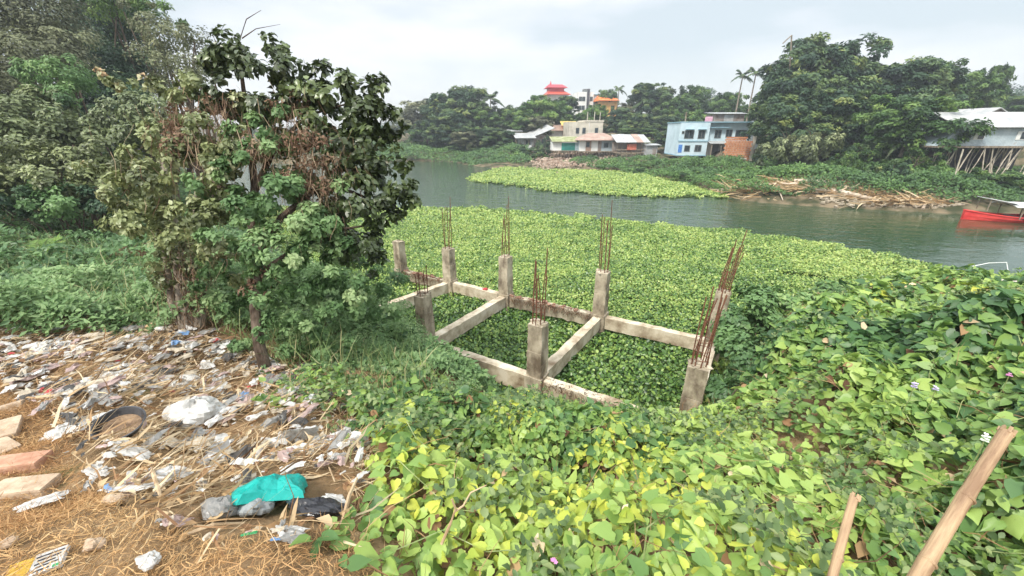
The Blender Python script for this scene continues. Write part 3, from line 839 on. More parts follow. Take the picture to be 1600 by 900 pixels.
# name, mat, px, py, wpx, hpx, label, category, form, rz
LIT = [
 ('plastic_bag','white',306,662,62,52,'largest crumpled white bag high in the rubbish, right of the black bowl','bag','b',.5),
 ('plastic_bag','white',472,703,62,34,'long white bag standing on end above the teal sack','bag','s',.9),
 ('plastic_sheet','cream',262,700,80,40,'cream plastic sheet spread between the black bowl and white bag','plastic sheet','s',.5),
 ('plastic_sheet','white',118,680,56,60,'white sheet lying left of the black bowl','plastic sheet','s',.2),
 ('plastic_sheet','white',205,712,90,26,'bluish white sheet crumpled just below the black bowl','plastic sheet','s',.25),
 ('plastic_sheet','grey',165,627,80,22,'long grey sheet lying above the black bowl','plastic sheet','s',.45),
 ('cloth','black',93,611,36,16,'small black cloth twisted at the upper left edge of the heap','cloth','b',.4),
 ('cloth','orange',192,656,26,14,'orange red rag lying behind the black bowl','rag','s',.0),
 ('plastic_bag','black',498,812,80,32,'shiny black plastic bag squashed below the teal sack','bag','b',-.05),
 ('net_bag','net',400,808,40,34,'grey net bag beside the teal sack, at its lower left','bag','b',-.3),
 ('plastic_bag','white',522,795,34,44,'translucent whitish bag to the right of the black bag','bag','s',1.1),
 ('plastic_wrapper','white',455,838,60,16,'white flattened wrapper lying under the black bag','wrapper','s',.05),
 ('plastic_wrapper','blue',440,853,26,9,'small pale blue wrapper on the dry grass below the net bag','wrapper','s',.4),
 ('plastic_bag','grey',462,855,32,20,'dark grey scrap of bag on the dry grass under the teal sack','bag','b',.1),
 ('plastic_bag','white',72,796,58,26,'white torn bag alone on the brown grass at left','bag','s',.35),
 ('plastic_wrapper','pink',278,826,36,26,'pinkish wrapper at the foot of the heap','wrapper','s',.6),
 ('plastic_bag','grey',345,815,44,36,'grey crumpled bag left of the net bag','bag','b',.2),
 ('plastic_bag','white',215,775,70,30,'wide white bag at the lower middle of the heap','bag','s',.1),
 ('plastic_bag','white',268,757,44,28,'greyish white bag near the dry stalk','bag','b',.5),
 ('plastic_bag','white',155,748,40,20,'torn white bag lowest left in the heap','bag','s',.3),
 ('plastic_sheet','white',325,690,56,26,'white sheet under the big white bag','plastic sheet','s',-.1),
 ('plastic_bag','white',355,655,28,20,'small pale blue white bag near the vine leaves','bag','b',.2),
 ('cloth','dark',228,604,44,15,'dark grey cloth among pale stalks at the top of the heap','cloth','s',.45),
 ('plastic_bag','blue',168,528,18,11,'small turquoise blue bag at the back of the heap','bag','b',.0),
 ('plastic_bag','grey',204,522,30,15,'dark grey bag at the back edge of the heap','bag','b',.0),
 ('plastic_bag','green',206,533,30,8,'flat green scrap of bag at the back of the heap','bag','s',.0),
 ('plastic_bag','yellow',152,530,20,12,'small yellow bag at the back of the heap','bag','b',.0),
 ('plastic_bag','red',45,562,20,9,'small dark red bag at the far left of the heap','bag','b',.0),
 ('plastic_sheet','white',105,560,40,12,'white sheet at the far left of the heap','plastic sheet','s',.0),
 ('plastic_sheet','white',225,548,44,12,'pale sheet at the back of the heap behind the dark cloth','plastic sheet','s',.2),
 ('plastic_wrapper','pink',262,552,30,12,'pink wrapper at the back of the heap','wrapper','s',.2),
 ('plastic_wrapper','green',393,847,24,9,'green wrapper on the dry grass below the net bag','wrapper','s',.1),
 ('plastic_wrapper','green',491,795,16,9,'bright green scrap touching the right side of the teal sack','wrapper','s',.3),
 ('plastic_wrapper','yellow',369,786,22,20,'orange yellow wrapper left of the teal sack','wrapper','s',1.0),
 ('plastic_bag','white',238,893,30,20,'small white bag at the bottom edge of the picture','bag','b',.2),
 ('cloth','dark',425,782,70,30,'dark cloth in the hollow behind the teal sack','cloth','b',.0),
 ('plastic_sheet','grey',345,548,50,14,'grey sheet at the foot of the leaning trunk','plastic sheet','s',.1),
 ('plastic_bag','white',300,600,28,14,'small white bag among stalks under the trees','bag','b',.4),
 ('plastic_sheet','pink',60,590,60,18,'dusty pink sheet near the brick edge','plastic sheet','s',.1),
]
for i, (nm, mt, px, py, wp, hp, lab, cat, form, rz) in enumerate(LIT):
    wx = psz(px, py, wp); p_ = ground(px, py)
    # lying things look shorter than they are; stretch them back
    hy = psz(px, py, hp) * 1.2
    mb = sheet(wx, hy, min(wx, hy) * .16, seed=i + 5) if form == 's' else bundle(wx, hy, min(wx, hy) * .6, seed=i + 5)
    lift = .02
    tl = 0.0
    if i == 1: tl = .7; lift = .12
    put(mb, nm, PL[mt], px, py, lab, cat, rz, lift, tl)

# teal sack, a big folded sheet with a pulled up corner
def teal():
    outl = [(-.50, .12), (-.28, .20), (-.05, .33), (.12, .50), (.30, .47), (.40, .28), (.50, .16), (.42, -.02), (.33, -.10), (.30, -.30), (.12, -.36), (-.10, -.46), (-.20, -.38), (-.24, -.22), (-.34, -.12), (-.38, .02)]
    rs = np.random.default_rng(4); n = len(outl); vs = []; fs = []
    rings = 9; sub = 3
    ol = []
    for i in range(n):
        for k in range(sub):
            t_ = k / sub; a, b_ = outl[i], outl[(i + 1) % n]
            ol.append((a[0] + (b_[0]-a[0])*t_, a[1] + (b_[1]-a[1])*t_))
    m_ = len(ol)
    for r_ in range(rings + 1):
        q = 1 - r_ / rings * .97
        for (x, y) in ol:
            xx, yy = x * q + .04 * (1 - q), y * q
            z = .42 * (1 - q ** 2.2) + .10 * abs(math.sin(7 * xx + 3 * yy)) + .09 * abs(math.sin(9 * yy - 5 * xx + 1)) * (q > .1) + .05 * abs(math.sin(15 * xx + 11 * yy)) + rs.normal() * .008
            vs.append((xx, yy, z * .8 if q < .99 else 0))
    for r_ in range(rings):
        for i in range(m_):
            fs.append((r_*m_+i, r_*m_+(i+1) % m_, (r_+1)*m_+(i+1) % m_, (r_+1)*m_+i))
    fs.append(tuple(rings*m_ + i for i in range(m_)))
    return MB().add([(a*.42, b_*.52, c*.20) for a, b_, c in vs], fs)
ts = put(teal(), 'plastic_sack', PL['teal'], 436, 786, 'bright teal plastic sack lying crumpled at the edge of the vines', 'sack', .12, .06, .22)

# black bowl
m_bowl = noisemat('black_rubber', (.02, .02, .022), (.07, .07, .075), scale=8, rough=.5, bump=.2)
m_dirt = noisemat('bowl_dirt', (.10, .06, .035), (.30, .20, .12), scale=14, rough=.95, bump=.6)
def lathe(prof, n=32):
    vs = []; fs = []
    for (r_, z) in prof:
        for k in range(n):
            a = 2 * math.pi * k / n; vs.append((r_ * math.cos(a), r_ * math.sin(a), z))
    for i in range(len(prof) - 1):
        for k in range(n):
            fs.append((i*n+k, i*n+(k+1) % n, (i+1)*n+(k+1) % n, (i+1)*n+k))
    fs.append(tuple(range(n - 1, -1, -1))); fs.append(tuple((len(prof)-1)*n + k for k in range(n)))
    return MB().add(vs, fs)
bw = psz(198, 682, 60) / 2
pb = ground(198, 686)
bowl = empty('bowl', (pb.x, pb.y, pb.z + .09), 0, 'round black rubber bowl holding dirt on top of the rubbish', 'bowl')
bowl.rotation_euler = (.25, .16, .2)
lathe([(bw*.72, 0), (bw*.93, bw*.42), (bw*1.02, bw*.50), (bw*1.02, bw*.54), (bw*.95, bw*.55), (bw*.90, bw*.46), (bw*.74, bw*.10)]).build('shell', m_bowl, bowl, smooth=False)
lathe([(bw*.78, bw*.15), (bw*.80, bw*.19), (bw*.5, bw*.24), (bw*.1, bw*.2)]).build('dirt', m_dirt, bowl)

# old bricks set along the edge
m_brick = noisemat('old_brick', (.36, .18, .11), (.52, .30, .20), scale=11, rough=.95, bump=.6, c3=(.54, .40, .30), bscale=50, bdist=.006)
m_brick2 = noisemat('pale_brick', (.34, .24, .16), (.54, .42, .30), scale=11, rough=.95, bump=.6, bscale=50, bdist=.006)
def brick(l, w_, h_, seed):
    bm_n = 7; rs = np.random.default_rng(seed); vs = []; fs = []
    # box whose faces are gridded and worn
    mb = MB()
    import itertools
    def face(o_, u, v):
        b0 = len(mb.v); nn = bm_n
        for j in range(nn + 1):
            for i in range(nn + 1):
                p_ = Vector(o_) + Vector(u) * i / nn + Vector(v) * j / nn
                r_ = min(l, w_, h_) * .13
                q = Vector((max(-l/2 + r_, min(l/2 - r_, p_.x)), max(-w_/2 + r_, min(w_/2 - r_, p_.y)), max(-h_/2 + r_, min(h_/2 - r_, p_.z))))
                d = p_ - q
                if d.length > 1e-6: p_ = q + d.normalized() * min(d.length, r_ * 1.08)
                s_ = math.sin(p_.x * 61 + seed) * math.sin(p_.y * 73 + seed * 2) * math.sin(p_.z * 57) * .004
                mb.v.append(tuple(p_ * (1 + s_ * 4)))
        for j in range(nn):
            for i in range(nn):
                a = b0 + j * (nn + 1) + i
                mb.f.append((a, a + 1, a + nn + 2, a + nn + 1))
    L_, W_, H_ = l / 2, w_ / 2, h_ / 2
    face((-L_, -W_, H_), (l, 0, 0), (0, w_, 0)); face((-L_, W_, -H_), (l, 0, 0), (0, -w_, 0))
    face((-L_, -W_, -H_), (l, 0, 0), (0, 0, h_)); face((L_, W_, -H_), (-l, 0, 0), (0, 0, h_))
    face((L_, -W_, -H_), (0, w_, 0), (0, 0, h_)); face((-L_, W_, -H_), (0, -w_, 0), (0, 0, h_))
    return mb
BR = [(2, 645, 'topmost pale brick half sunk in dry grass at the left edge', 1, -.05), (16, 678, 'pale brick second from the top at the left edge', 1, .10), (30, 731, 'reddish brick third from the top at the left edge', 0, .20),
      (40, 768, 'lowest pinkish brown brick at the left edge', 1, .16), (4, 704, 'weathered brick between the pale and the red brick', 1, .12)]
for i, (px, py, lab, k, rz) in enumerate(BR):
    put(brick(.30, .14, .10, i), 'brick', m_brick2 if k else m_brick, px, py, lab, 'brick', rz, -.012)
for i, (px, py, lab, sz) in enumerate([(180, 789, 'small brown brick chip at the foot of the heap', .09), (150, 862, 'flat lump of earth in the straw at bottom left', .07), (20, 860, 'small dark stone in the straw', .06)]):
    put(bundle(sz, sz * .8, sz * .6, 40 + i, 8), 'stone', m_brick2, px, py, lab, 'stone', .3, -.01)

# packet with printing at bottom left
pk = ground(62, 893)
pkt = empty('snack_packet', (pk.x, pk.y, pk.z + .03), .55, 'flat yellow and white printed packet at the bottom left corner', 'packet')
def pad(x0, x1, y0, y1, z, th=.012):
    return MB().box(((x0+x1)/2, (y0+y1)/2, z), (x1-x0, y1-y0, th), jit=.003)
pad(-.085, -.012, -.05, .05, .004).build('yellow_panel', PL['yellow'], pkt)
pad(-.011, .085, -.055, .05, .004).build('white_panel', PL['white'], pkt)
m_ink = noisemat('black_ink', (.02, .02, .03), (.04, .04, .05), rough=.5)
for k, (a, b_, c) in enumerate([(-.003, .078, .030), (.003, .072, .012), (.0, .060, -.006), (.008, .074, -.022), (.002, .050, -.040)]):
    MB().box(((a+b_)/2, c, .0135), (b_-a, .0055, .003)).build('printed_line', m_ink, pkt)
MB().box((.072, -.045, .0135), (.02, .012, .003)).build('teal_mark', PL['green'], pkt)

# countless scraps between the bigger pieces
x, y = scatter_pts(HEAP, 5400); kp = (np.hypot((x + 1.28) / 1.35, y - 1.62) > .34) & (np.hypot(x - pb.x, y - pb.y) > .26); x = x[kp]; y = y[kp]; n = len(x)
for key, fr_, lab in (('white', .34, 'small white scraps of plastic and paper through the heap'), ('grey', .14, 'small grey scraps through the heap'), ('cream', .22, 'small cream coloured scraps of paper through the heap'), ('pink', .10, 'small dusty pink scraps through the heap'), ('blue', .005, 'small blue scraps through the heap'), ('dark', .10, 'small dark scraps through the heap'), ('red', .008, 'small red scraps through the heap')):
    k = int(n * fr_); idx = rng.choice(n, k); mb = MB()
    for j in idx:
        s_ = .016 + (.13 if y[j] > 2.3 else .07) * random.random() ** 3
        sh_ = sheet(s_ * random.uniform(1, 2.4), s_ * random.uniform(.5, 1), s_ * .3, n=4, seed=int(j))
        mb.m = Matrix.Translation((x[j], y[j], hh(x[j], y[j]) + random.uniform(.03, .10))) @ Matrix.Rotation(random.uniform(0, 6.28), 4, 'Z') @ Matrix.Rotation(random.uniform(-.5, .5), 4, 'X')
        mb.add(sh_.v, sh_.f)
    tag(mb.build('litter_scraps', PL[key]), lab, kind='stuff')

# long dry leaf blades singled out
m_cane = noisemat('dry_cane', (.34, .22, .12), (.60, .46, .29), scale=6, rough=.7, bump=.4, stretch=(1, 1, .25), bscale=30, bdist=.004)
STK = [(240, 735, 262, 800, .02, 'pale strap of dry leaf standing upright in the lower heap'), (215, 640, 285, 612, .014, 'dry cane lying across the heap above the bowl'), (330, 735, 395, 690, .012, 'dry cane slanting up beside the vine leaves'),
       (395, 765, 400, 700, .008, 'thin straight straw standing left of the teal sack'), (500, 700, 528, 775, .012, 'dry cane leaning right of the white bag'), (535, 830, 562, 770, .02, 'broad dead leaf blade at the right end of the heap'), (290, 846, 385, 826, .016, 'long pale blade lying below the net bag'),
       (75, 640, 105, 672, .012, 'short dry cane by the brick edge'), (350, 600, 470, 640, .010, 'long thin cane running into the vines')]
for i, (x0, y0, x1, y1, r_, lab) in enumerate(STK):
    a = ground(x0, y0); b_ = ground(x1, y1)
    up_ = Vector((0, 0, .04)); a = a + up_; b_ = b_ + up_ + Vector((0, 0, .08 if i in (0, 3, 4, 5) else .0))
    mid = (a + b_) / 2 + Vector((0, 0, .03))
    o = MB().tube([a, mid, b_], [r_ * .5, r_ * .55, r_ * .35], 5).build('dry_stalk', m_cane); tag(o, lab, 'stalk')

# bamboo poles of a fence, close to the camera
m_bamboo = noisemat('weathered_bamboo', (.22, .13, .07), (.50, .35, .20), scale=6, rough=.65, bump=.35, stretch=(3, 3, .35), bscale=40, bdist=.002, c3=(.58, .44, .28))
def pole(p0, p1, r_, label, nodes_, brk=True):
    p0 = Vector(p0); p1 = Vector(p1); o = empty('bamboo_pole', p0, 0, label, 'pole')
    v = p1 - p0; ln = v.length; q = v.to_track_quat('Z', 'Y')
    pts = []; rad = []
    zs = sorted(set([0] + [ln * i / 24 for i in range(25)]))
    for z in zs:
        near = min([abs(z - nn * ln) for nn in nodes_] + [9])
        pts.append((math.sin(z * 3) * .004, 0, z)); rad.append(r_ * (1 + .10 * math.exp(-(near / .012) ** 2)) * (1 - .05 * z / ln))
    for nn in nodes_:
        pass
    mb = MB().tube(pts, rad, 16)
    st = mb.build('culm', m_bamboo, o, smooth=False); st.rotation_mode = 'QUATERNION'; st.rotation_quaternion = q
    for nn in nodes_:
        ring = MB().tube([(0, 0, nn*ln - .006), (0, 0, nn*ln), (0, 0, nn*ln + .006)], [r_*1.04, r_*1.17, r_*1.04], 16).build('node_ring', m_bamboo, o); ring.rotation_mode = 'QUATERNION'; ring.rotation_quaternion = q
    # splintered top
    mb = MB()
    for k in range(7):
        a = k * .9; mb.box((math.cos(a) * r_ * .8, math.sin(a) * r_ * .8, ln + .006), (r_ * .5, r_ * .35, random.uniform(.012, .035)), rz=a, jit=.003)
    tp = mb.build('split_top', m_bamboo, o); tp.rotation_mode = 'QUATERNION'; tp.rotation_quaternion = q
    return o
t1 = at(1572, 676, 1.72); b1 = at(1385, 985, 1.40)
pole(b1, t1, .025, 'thick brown bamboo pole leaning at the lower right, tallest of the two', [.30, .62])
t2 = at(1336, 779, 1.62); b2_ = at(1285, 960, 1.42)
pole(b2_, t2, .016, 'short thin bamboo stake left of the thick leaning pole', [.45])
# forked bare twig in the vines
tw = empty('bare_twig', at(690, 850, 2.0), 0, 'pale forked bare twig sticking out of the vines', 'twig')
o_ = Vector(tw.location)
tg = MB().tube([at(690,850,2.0)-o_, at(703,820,2.0)-o_, at(712,795,2.0)-o_, at(706,780,1.98)-o_], [.008,.008,.007,.004], 6)
tg.build('stem', m_cane, tw)
MB().tube([at(710,800,2.0)-o_, at(724,790,2.02)-o_, at(735,770,2.05)-o_, at(760,758,2.1)-o_], [.006,.005,.004,.003], 6).build('twig_fork', m_cane, tw)
# small flowers over the vine
m_fl = {'pink': noisemat('pink_petal', (.55, .16, .38), (.68, .30, .52), rough=.6), 'lilac': noisemat('lilac_petal', (.48, .38, .62), (.62, .55, .74), rough=.6), 'white': noisemat('white_petal', (.72, .74, .62), (.82, .82, .74), rough=.6)}
def flower(px, py, s, key, n, sz, label):
    p_ = at(px, py, s); o = empty('flower', p_, 0, label, 'flower')
    mb = MB()
    for k in range(n):
        for j in range(5):
            a = j * 1.257; c = Vector((math.sin(k * 2.4) * sz * .7, math.cos(k * 2.4) * sz * .7, k * sz * .45))
            t_ = Vector((math.cos(a), math.sin(a), .35)) * sz; s_ = Vector((-math.sin(a), math.cos(a), 0)) * sz * .4
            mb.add([c, c + t_*.6 + s_, c + t_, c + t_*.6 - s_], [(0, 1, 2, 3)])
    mb.build('petals', m_fl[key], o)
    MB().tube([(0, 0, -.22), (.01, 0, -.1), (0, 0, 0)], .003, 4).build('stem', m_stem, o)
flower(866, 878, 1.9, 'pink', 3, .012, 'small pink flower in the vines at the bottom centre')
flower(1427, 606, 3.0, 'lilac', 8, .014, 'tall lilac flower spike in the vines, left one of the pair at right')
flower(1461, 610, 3.0, 'lilac', 6, .013, 'shorter lilac flower spike beside the tall lilac one')
flower(1576, 588, 3.0, 'pink', 4, .013, 'pink violet flower at the right edge above the bamboo pole')
flower(1537, 690, 2.15, 'white', 9, .012, 'cluster of small white blossoms behind the bamboo pole top')
# ================================================================== BUILDINGS ON THE FAR BANK
def dep_(Y, z): return Y * CP - (z - CAMZ) * SP
def XW(px, Y, z): return (px - 800) / F * dep_(Y, z)
def ZW(py, Y):
    d = ray(800, py); return CAMZ + d.z * Y / d.y
class Bld:
    """local frame: x along the front, -y towards the river; built in metres"""
    def __init__(s, name, pxl, pxr, pyb, Y, label, cat, rz=0.0):
        z = ZW(pyb, Y); xl, xr = XW(pxl, Y, z), XW(pxr, Y, z)
        s.w = xr - xl; s.z0 = z; s.Y = Y
        s.cx = (xl + xr) / 2
        s.o = empty(name, (s.cx, Y, z), rz, label, cat)
        s.pxm = (F / dep_(Y, z))
    def part(s, name, mb, mat, parent=None): return mb.build(name, mat, parent or s.o)
    def window(s, x, z, w_, h_, y=0.0, mat=None, frame=None, sill=True):
        """window in the wall whose outer face is at local y"""
        fr_ = MB()
        t_ = .07
        fr_.b2(x-w_/2-t_, x+w_/2+t_, y-.05, y-.003, z-t_, z); fr_.b2(x-w_/2-t_, x+w_/2+t_, y-.05, y-.003, z+h_, z+h_+t_)
        fr_.b2(x-w_/2-t_, x-w_/2, y-.05, y-.003, z+.001, z+h_-.001); fr_.b2(x+w_/2, x+w_/2+t_, y-.05, y-.003, z+.001, z+h_-.001)
        if w_ > .7: fr_.b2(x-.03, x+.03, y-.045, y-.012, z+.002, z+h_-.002)
        f = s.part('window', fr_, frame or m_frame)
        g = MB().b2(x-w_/2+.001, x+w_/2-.001, y-.02, y-.004, z+.003, z+h_-.003).build('pane', mat or m_glass, f)
        return f
m_glass = noisemat('dark_glass', (.02, .03, .035), (.05, .07, .08), scale=2, rough=.15)
m_frame = noisemat('window_frame', (.10, .11, .11), (.20, .21, .20), rough=.6)
m_wht = noisemat('white_wall', (.55, .55, .52), (.78, .78, .75), scale=.7, rough=.85, bump=.15, lo=.25, hi=.5, spec=.2)
m_beige = noisemat('unpainted_plaster', (.40, .37, .30), (.60, .56, .47), scale=.8, rough=.9, bump=.3, lo=.3, hi=.55, spec=.2)
m_pblue = noisemat('pale_blue_paint', (.42, .54, .60), (.56, .69, .75), scale=.6, rough=.8, bump=.1, lo=.3, hi=.55, spec=.2)
m_pblue2 = noisemat('blue_trim_paint', (.20, .36, .44), (.30, .46, .54), scale=.9, rough=.8, spec=.2)
m_tin = corrmat('grey_tin', (.34, .35, .35), (.56, .57, .57), rust=(.40, .32, .26))
m_tinw = corrmat('bright_tin', (.34, .35, .35), (.50, .50, .49), rust=(.36, .29, .23))
m_tinb = corrmat('rusty_tin', (.20, .14, .11), (.38, .34, .31), rust=(.22, .10, .06))
m_tinblue = corrmat('bluish_tin', (.34, .42, .46), (.50, .58, .61), rust=(.42, .44, .44))
m_roofbrown = corrmat('brown_roof', (.32, .20, .15), (.46, .32, .25), rust=(.50, .42, .36))
m_moss = noisemat('mossy_roof', (.16, .19, .06), (.40, .40, .24), scale=1.2, rough=.95)
m_teal = noisemat('teal_wall', (.02, .24, .20), (.05, .34, .28), scale=1.5, rough=.7)
m_wood = noisemat('grey_wood', (.14, .11, .08), (.33, .27, .20), scale=4, rough=.9, stretch=(1, 1, .2))
m_redroof = noisemat('red_roof', (.42, .01, .025), (.56, .03, .05), scale=1, rough=.5)
m_orroof = noisemat('orange_roof', (.62, .14, .03), (.78, .24, .06), scale=1, rough=.6)
m_redor = noisemat('vermilion_roof', (.50, .05, .03), (.62, .10, .05), scale=1, rough=.5)
m_yelwall = noisemat('ochre_wall', (.50, .26, .07), (.66, .42, .16), scale=.8, rough=.8)
m_bk = noisemat('red_brickwork', (.46, .17, .08), (.66, .32, .17), scale=2.6, rough=.95, bump=.4, c3=(.60, .50, .38))
m_redcloth = noisemat('red_cloth', (.42, .10, .06), (.58, .20, .14), scale=3, rough=.9)
m_pinkc = noisemat('pink_cloth', (.60, .30, .42), (.74, .48, .60), scale=3, rough=.9)

def roof_slab(x0, x1, y0, y1, zf, zb, th=.06):
    """a lean-to sheet: front height zf at y0, back height zb at y1"""
    return MB().add([(x0,y0,zf),(x1,y0,zf),(x1,y1,zb),(x0,y1,zb),(x0,y0,zf+th),(x1,y0,zf+th),(x1,y1,zb+th),(x0,y1,zb+th)], [(0,3,2,1),(4,5,6,7),(0,1,5,4),(1,2,6,5),(2,3,7,6),(3,0,4,7)])
def hip_roof(x0, x1, y0, y1, z, h, inset, th=.05):
    r0, r1 = x0 + inset, x1 - inset; ym = (y0 + y1) / 2
    return MB().add([(x0,y0,z),(x1,y0,z),(x1,y1,z),(x0,y1,z),(r0,ym,z+h),(r1,ym,z+h),(x0,y0,z-th),(x1,y0,z-th),(x1,y1,z-th),(x0,y1,z-th)],
                    [(0,1,5,4),(1,2,5),(2,3,4,5),(3,0,4),(9,8,7,6),(0,6,7,1),(1,7,8,2),(2,8,9,3),(3,9,6,0)])

# --- pale blue two storey house
B = Bld('blue_house', 1058, 1167, 249, 62, 'pale blue two storey flat roofed house with dark windows above the river', 'house', R(-5))
W_, Hh = B.w, 4.6
wl = W_ * .40
mb = MB(); mb.b2(-W_/2, -W_/2+wl, 0, 7, .6, Hh+.45); mb.b2(-W_/2+wl+.002, W_/2, .9, 7.01, 2.45, Hh+.45); B.part('wall', mb, m_pblue)
mb = MB(); mb.b2(-W_/2+wl+.002, W_/2-1, 1.5, 6.9, .35, 2.44); B.part('lower_wall', mb, m_wht)
mb = MB(); mb.b2(-W_/2-.08, -W_/2+wl+.06, -.10, 0-.003, 2.48, 2.62); mb.b2(-W_/2-.1, W_/2+.1, -.02, 7.1, Hh+.46, Hh+.60); mb.b2(-W_/2-.06, -W_/2+wl+.05, -.06, 6.9, .47, .597); B.part('ledge', mb, m_pblue2)
for i, (x, z, w_, h_) in enumerate([(-W_/2+1.35, 2.95, 1.2, 1.0), (-W_/2+3.1, 2.95, .85, 1.0), (-W_/2+1.35, 1.15, .68, .75), (-W_/2+2.9, 1.15, .82, .8), (-W_/2+.45, 3.6, .22, .26)]):
    B.window(x, z, w_, h_, 0)
for x, z, w_, h_ in [(.55, 3.0, .8, 1.0), (2.1, 3.1, .75, .95), (W_/2-1.45, 2.95, 1.35, 1.05)]:
    B.window(x, z, w_, h_, .9)
for x in (-W_/2+1.35, -W_/2+3.1):
    B.part('sunshade', MB().b2(x-.6, x+.6, -.35, -.004, 4.12, 4.2), m_pblue2)
B.part('sunshade', MB().b2(-W_/2+wl+.05, 1.9, .3, .897, 4.35, 4.46), m_pblue2)
B.part('awning', roof_slab(-.9, 3.9, -.9, .89, 2.2, 2.5), m_tinw)
B.part('blue_panel', MB().b2(-W_/2+.08, -W_/2+.62, -.04, -.004, .95, 2.05), noisemat('blue_board', (.04, .16, .50), (.10, .26, .62), rough=.5))
for k in range(5): B.part('stilt', MB().b2(-W_/2+.3+k*.95, -W_/2+.45+k*.95, .3, .45, -1.3, .468), m_conc)
for k in range(4): B.part('awning_post', MB().tube([(-.6+k*1.35, -.7, -1.0), (-.6+k*1.35, -.7, 2.2)], .06, 6), m_wood)
B.part('lower_door', MB().b2(.3, 1.2, 1.44, 1.497, .4, 2.2), m_frame)
B.part('pink_cloth', MB().b2(-1.9, -.9, .05, .12, Hh+.62, Hh+1.25), m_pinkc)
B.part('roof_post', MB().b2(-W_/2+.5, -W_/2+.62, .1, .22, Hh+.6, Hh+1.9), m_conc)

# --- brick ruin in front
Bq = Bld('brick_wall', 1129, 1168, 252, 56, 'crumbling orange red brick wall with a concrete post below the blue house', 'wall', R(-6))
mb = MB()
for r_ in range(12):
    z = r_ * .26
    for k in range(9):
        if r_ > 9 and k > 6: continue
        x0 = -Bq.w/2 + k * Bq.w/9 + (r_ % 2) * .12; mb.b2(x0, x0 + Bq.w/9 - .05, random.uniform(0, .03), .25, z, z + .215)
Bq.part('brickwork', mb, m_bk)
Bq.part('mortar', MB().b2(-Bq.w/2+.1, Bq.w/2-.05, .06, .22, -1.2, 2.55), m_beige)
Bq.part('corner_post', MB().b2(Bq.w/2+.13, Bq.w/2+.42, -.05, .32, -.6, 3.5), m_beige)
Bq.part('ledge', MB().b2(-1.6, 1.0, -.9, -.02, .3, .42), m_wht)
Bq.part('ledge_post', MB().b2(-1.42, -1.5, -.9, -.7, -.8, .297), m_wht)

# --- rusty shed above the house
S = Bld('tin_shed', 1116, 1160, 196, 72, 'patched rusty tin shed behind the blue house roof', 'shed', R(-4))
S.part('wall', MB().b2(-S.w/2, S.w/2, 0, 4, -2, 1.75), m_tinb); S.part('roof', roof_slab(-S.w/2-.4, S.w/2+.6, -.5, 4.3, 1.78, 2.1), m_tin)
S.part('pale_sheet', MB().b2(-.9, .6, -.05, -.004, -1.0, 1.6), m_tinw)
S2 = Bld('tin_shed', 1160, 1184, 226, 66, 'dark corrugated shed squeezed between blue house and trees', 'shed', R(-4))
S2.part('wall', MB().b2(-S2.w/2, S2.w/2, 0, 4, -2, 2.7), m_tinblue); S2.part('roof', roof_slab(-S2.w/2-.2, S2.w/2+.2, -.4, 4.3, 2.73, 3.3), m_tin)

# --- beige block
C_ = Bld('concrete_house', 888, 941, 221, 84, 'unpainted beige concrete house with small square windows and rods on the roof', 'house', R(5))
C_.part('wall', MB().b2(-C_.w/2, C_.w/2, 0, 6, -1.5, 3.6), m_beige)
C_.part('parapet', MB().b2(-.3, C_.w/2+.1, -.1, 6.1, 3.602, 3.9), m_beige)
for x in (-1.7, -.4, 2.1): C_.window(x, 1.5, .55, .95, 0)
for x in (.2, 1.6, 2.7): C_.part('roof_post', MB().tube([(x, .3, 3.9), (x + .03, .3, 5.4)], .07, 5), m_beige)
C_.part('drain_pipe', MB().tube([(.6, -.07, -1), (.6, -.07, 3.5)], .05, 6), m_wht)
D_ = Bld('yellow_hut', 879, 900, 207, 90, 'small hut with mustard yellow roof left of the beige house', 'hut', 0)
D_.part('wall', MB().b2(-D_.w/2, D_.w/2, 0, 3, -2, 1.3), m_bk); D_.part('roof', roof_slab(-D_.w/2-.3, D_.w/2+.3, -.6, 3.2, 1.33, 2.2), noisemat('yellow_roof', (.50, .33, .06), (.66, .50, .16), rough=.7))

# --- stilt houses
def stilts(B_, x0, x1, n, y0, ztop, drop, name='stilt', lean=0.0, r_=.055):
    for k in range(n):
        x = x0 + (x1 - x0) * k / (n - 1) + random.uniform(-.12, .12)
        for yy in (y0, y0 + 1.6):
            mb = MB().tube([(x + lean + random.uniform(-.25, .25), yy + random.uniform(-.2, .2), ztop - drop), (x + random.uniform(-.04, .04), yy, ztop)], r_ * random.uniform(.8, 1.2), 6); B_.part(name, mb, m_wood)
E_ = Bld('stilt_house', 904, 961, 237, 75, 'brown hip roofed wooden house standing on thin stilts over rubble', 'house', R(4))
E_.part('wall', MB().b2(-E_.w/2, E_.w/2, 0, 4, .1, 1.85), m_tinblue)
for x0, x1, mt in ((-E_.w/2+.02, -2.1, m_wht), (-2.08, -1.1, m_roofbrown), (-1.08, .1, m_wht), (.12, .75, m_tinb)):
    E_.part('wall_panel', MB().b2(x0, x1, -.05, -.004, .12, 1.82), mt)
E_.part('floor_deck', MB().b2(-E_.w/2-.1, E_.w/2+.1, -.3, 4.1, -.05, .097), m_wood)
E_.part('roof', hip_roof(-E_.w/2-.4, E_.w/2+.7, -.9, 4.8, 1.95, 1.15, 2.3), m_roofbrown)
E_.window(1.6, .75, .7, .7, 0); E_.window(-1.7, .85, .5, .7, -.05)
stilts(E_, -E_.w/2+.1, E_.w/2-.1, 13, .1, -.06, 2.9)
F_ = Bld('stilt_house', 863, 904, 236, 76, 'low stilt house with teal boards and a mossy roof', 'house', R(2))
F_.part('wall', MB().b2(-F_.w/2, F_.w/2, 0, 3.6, .1, 1.55), m_wht)
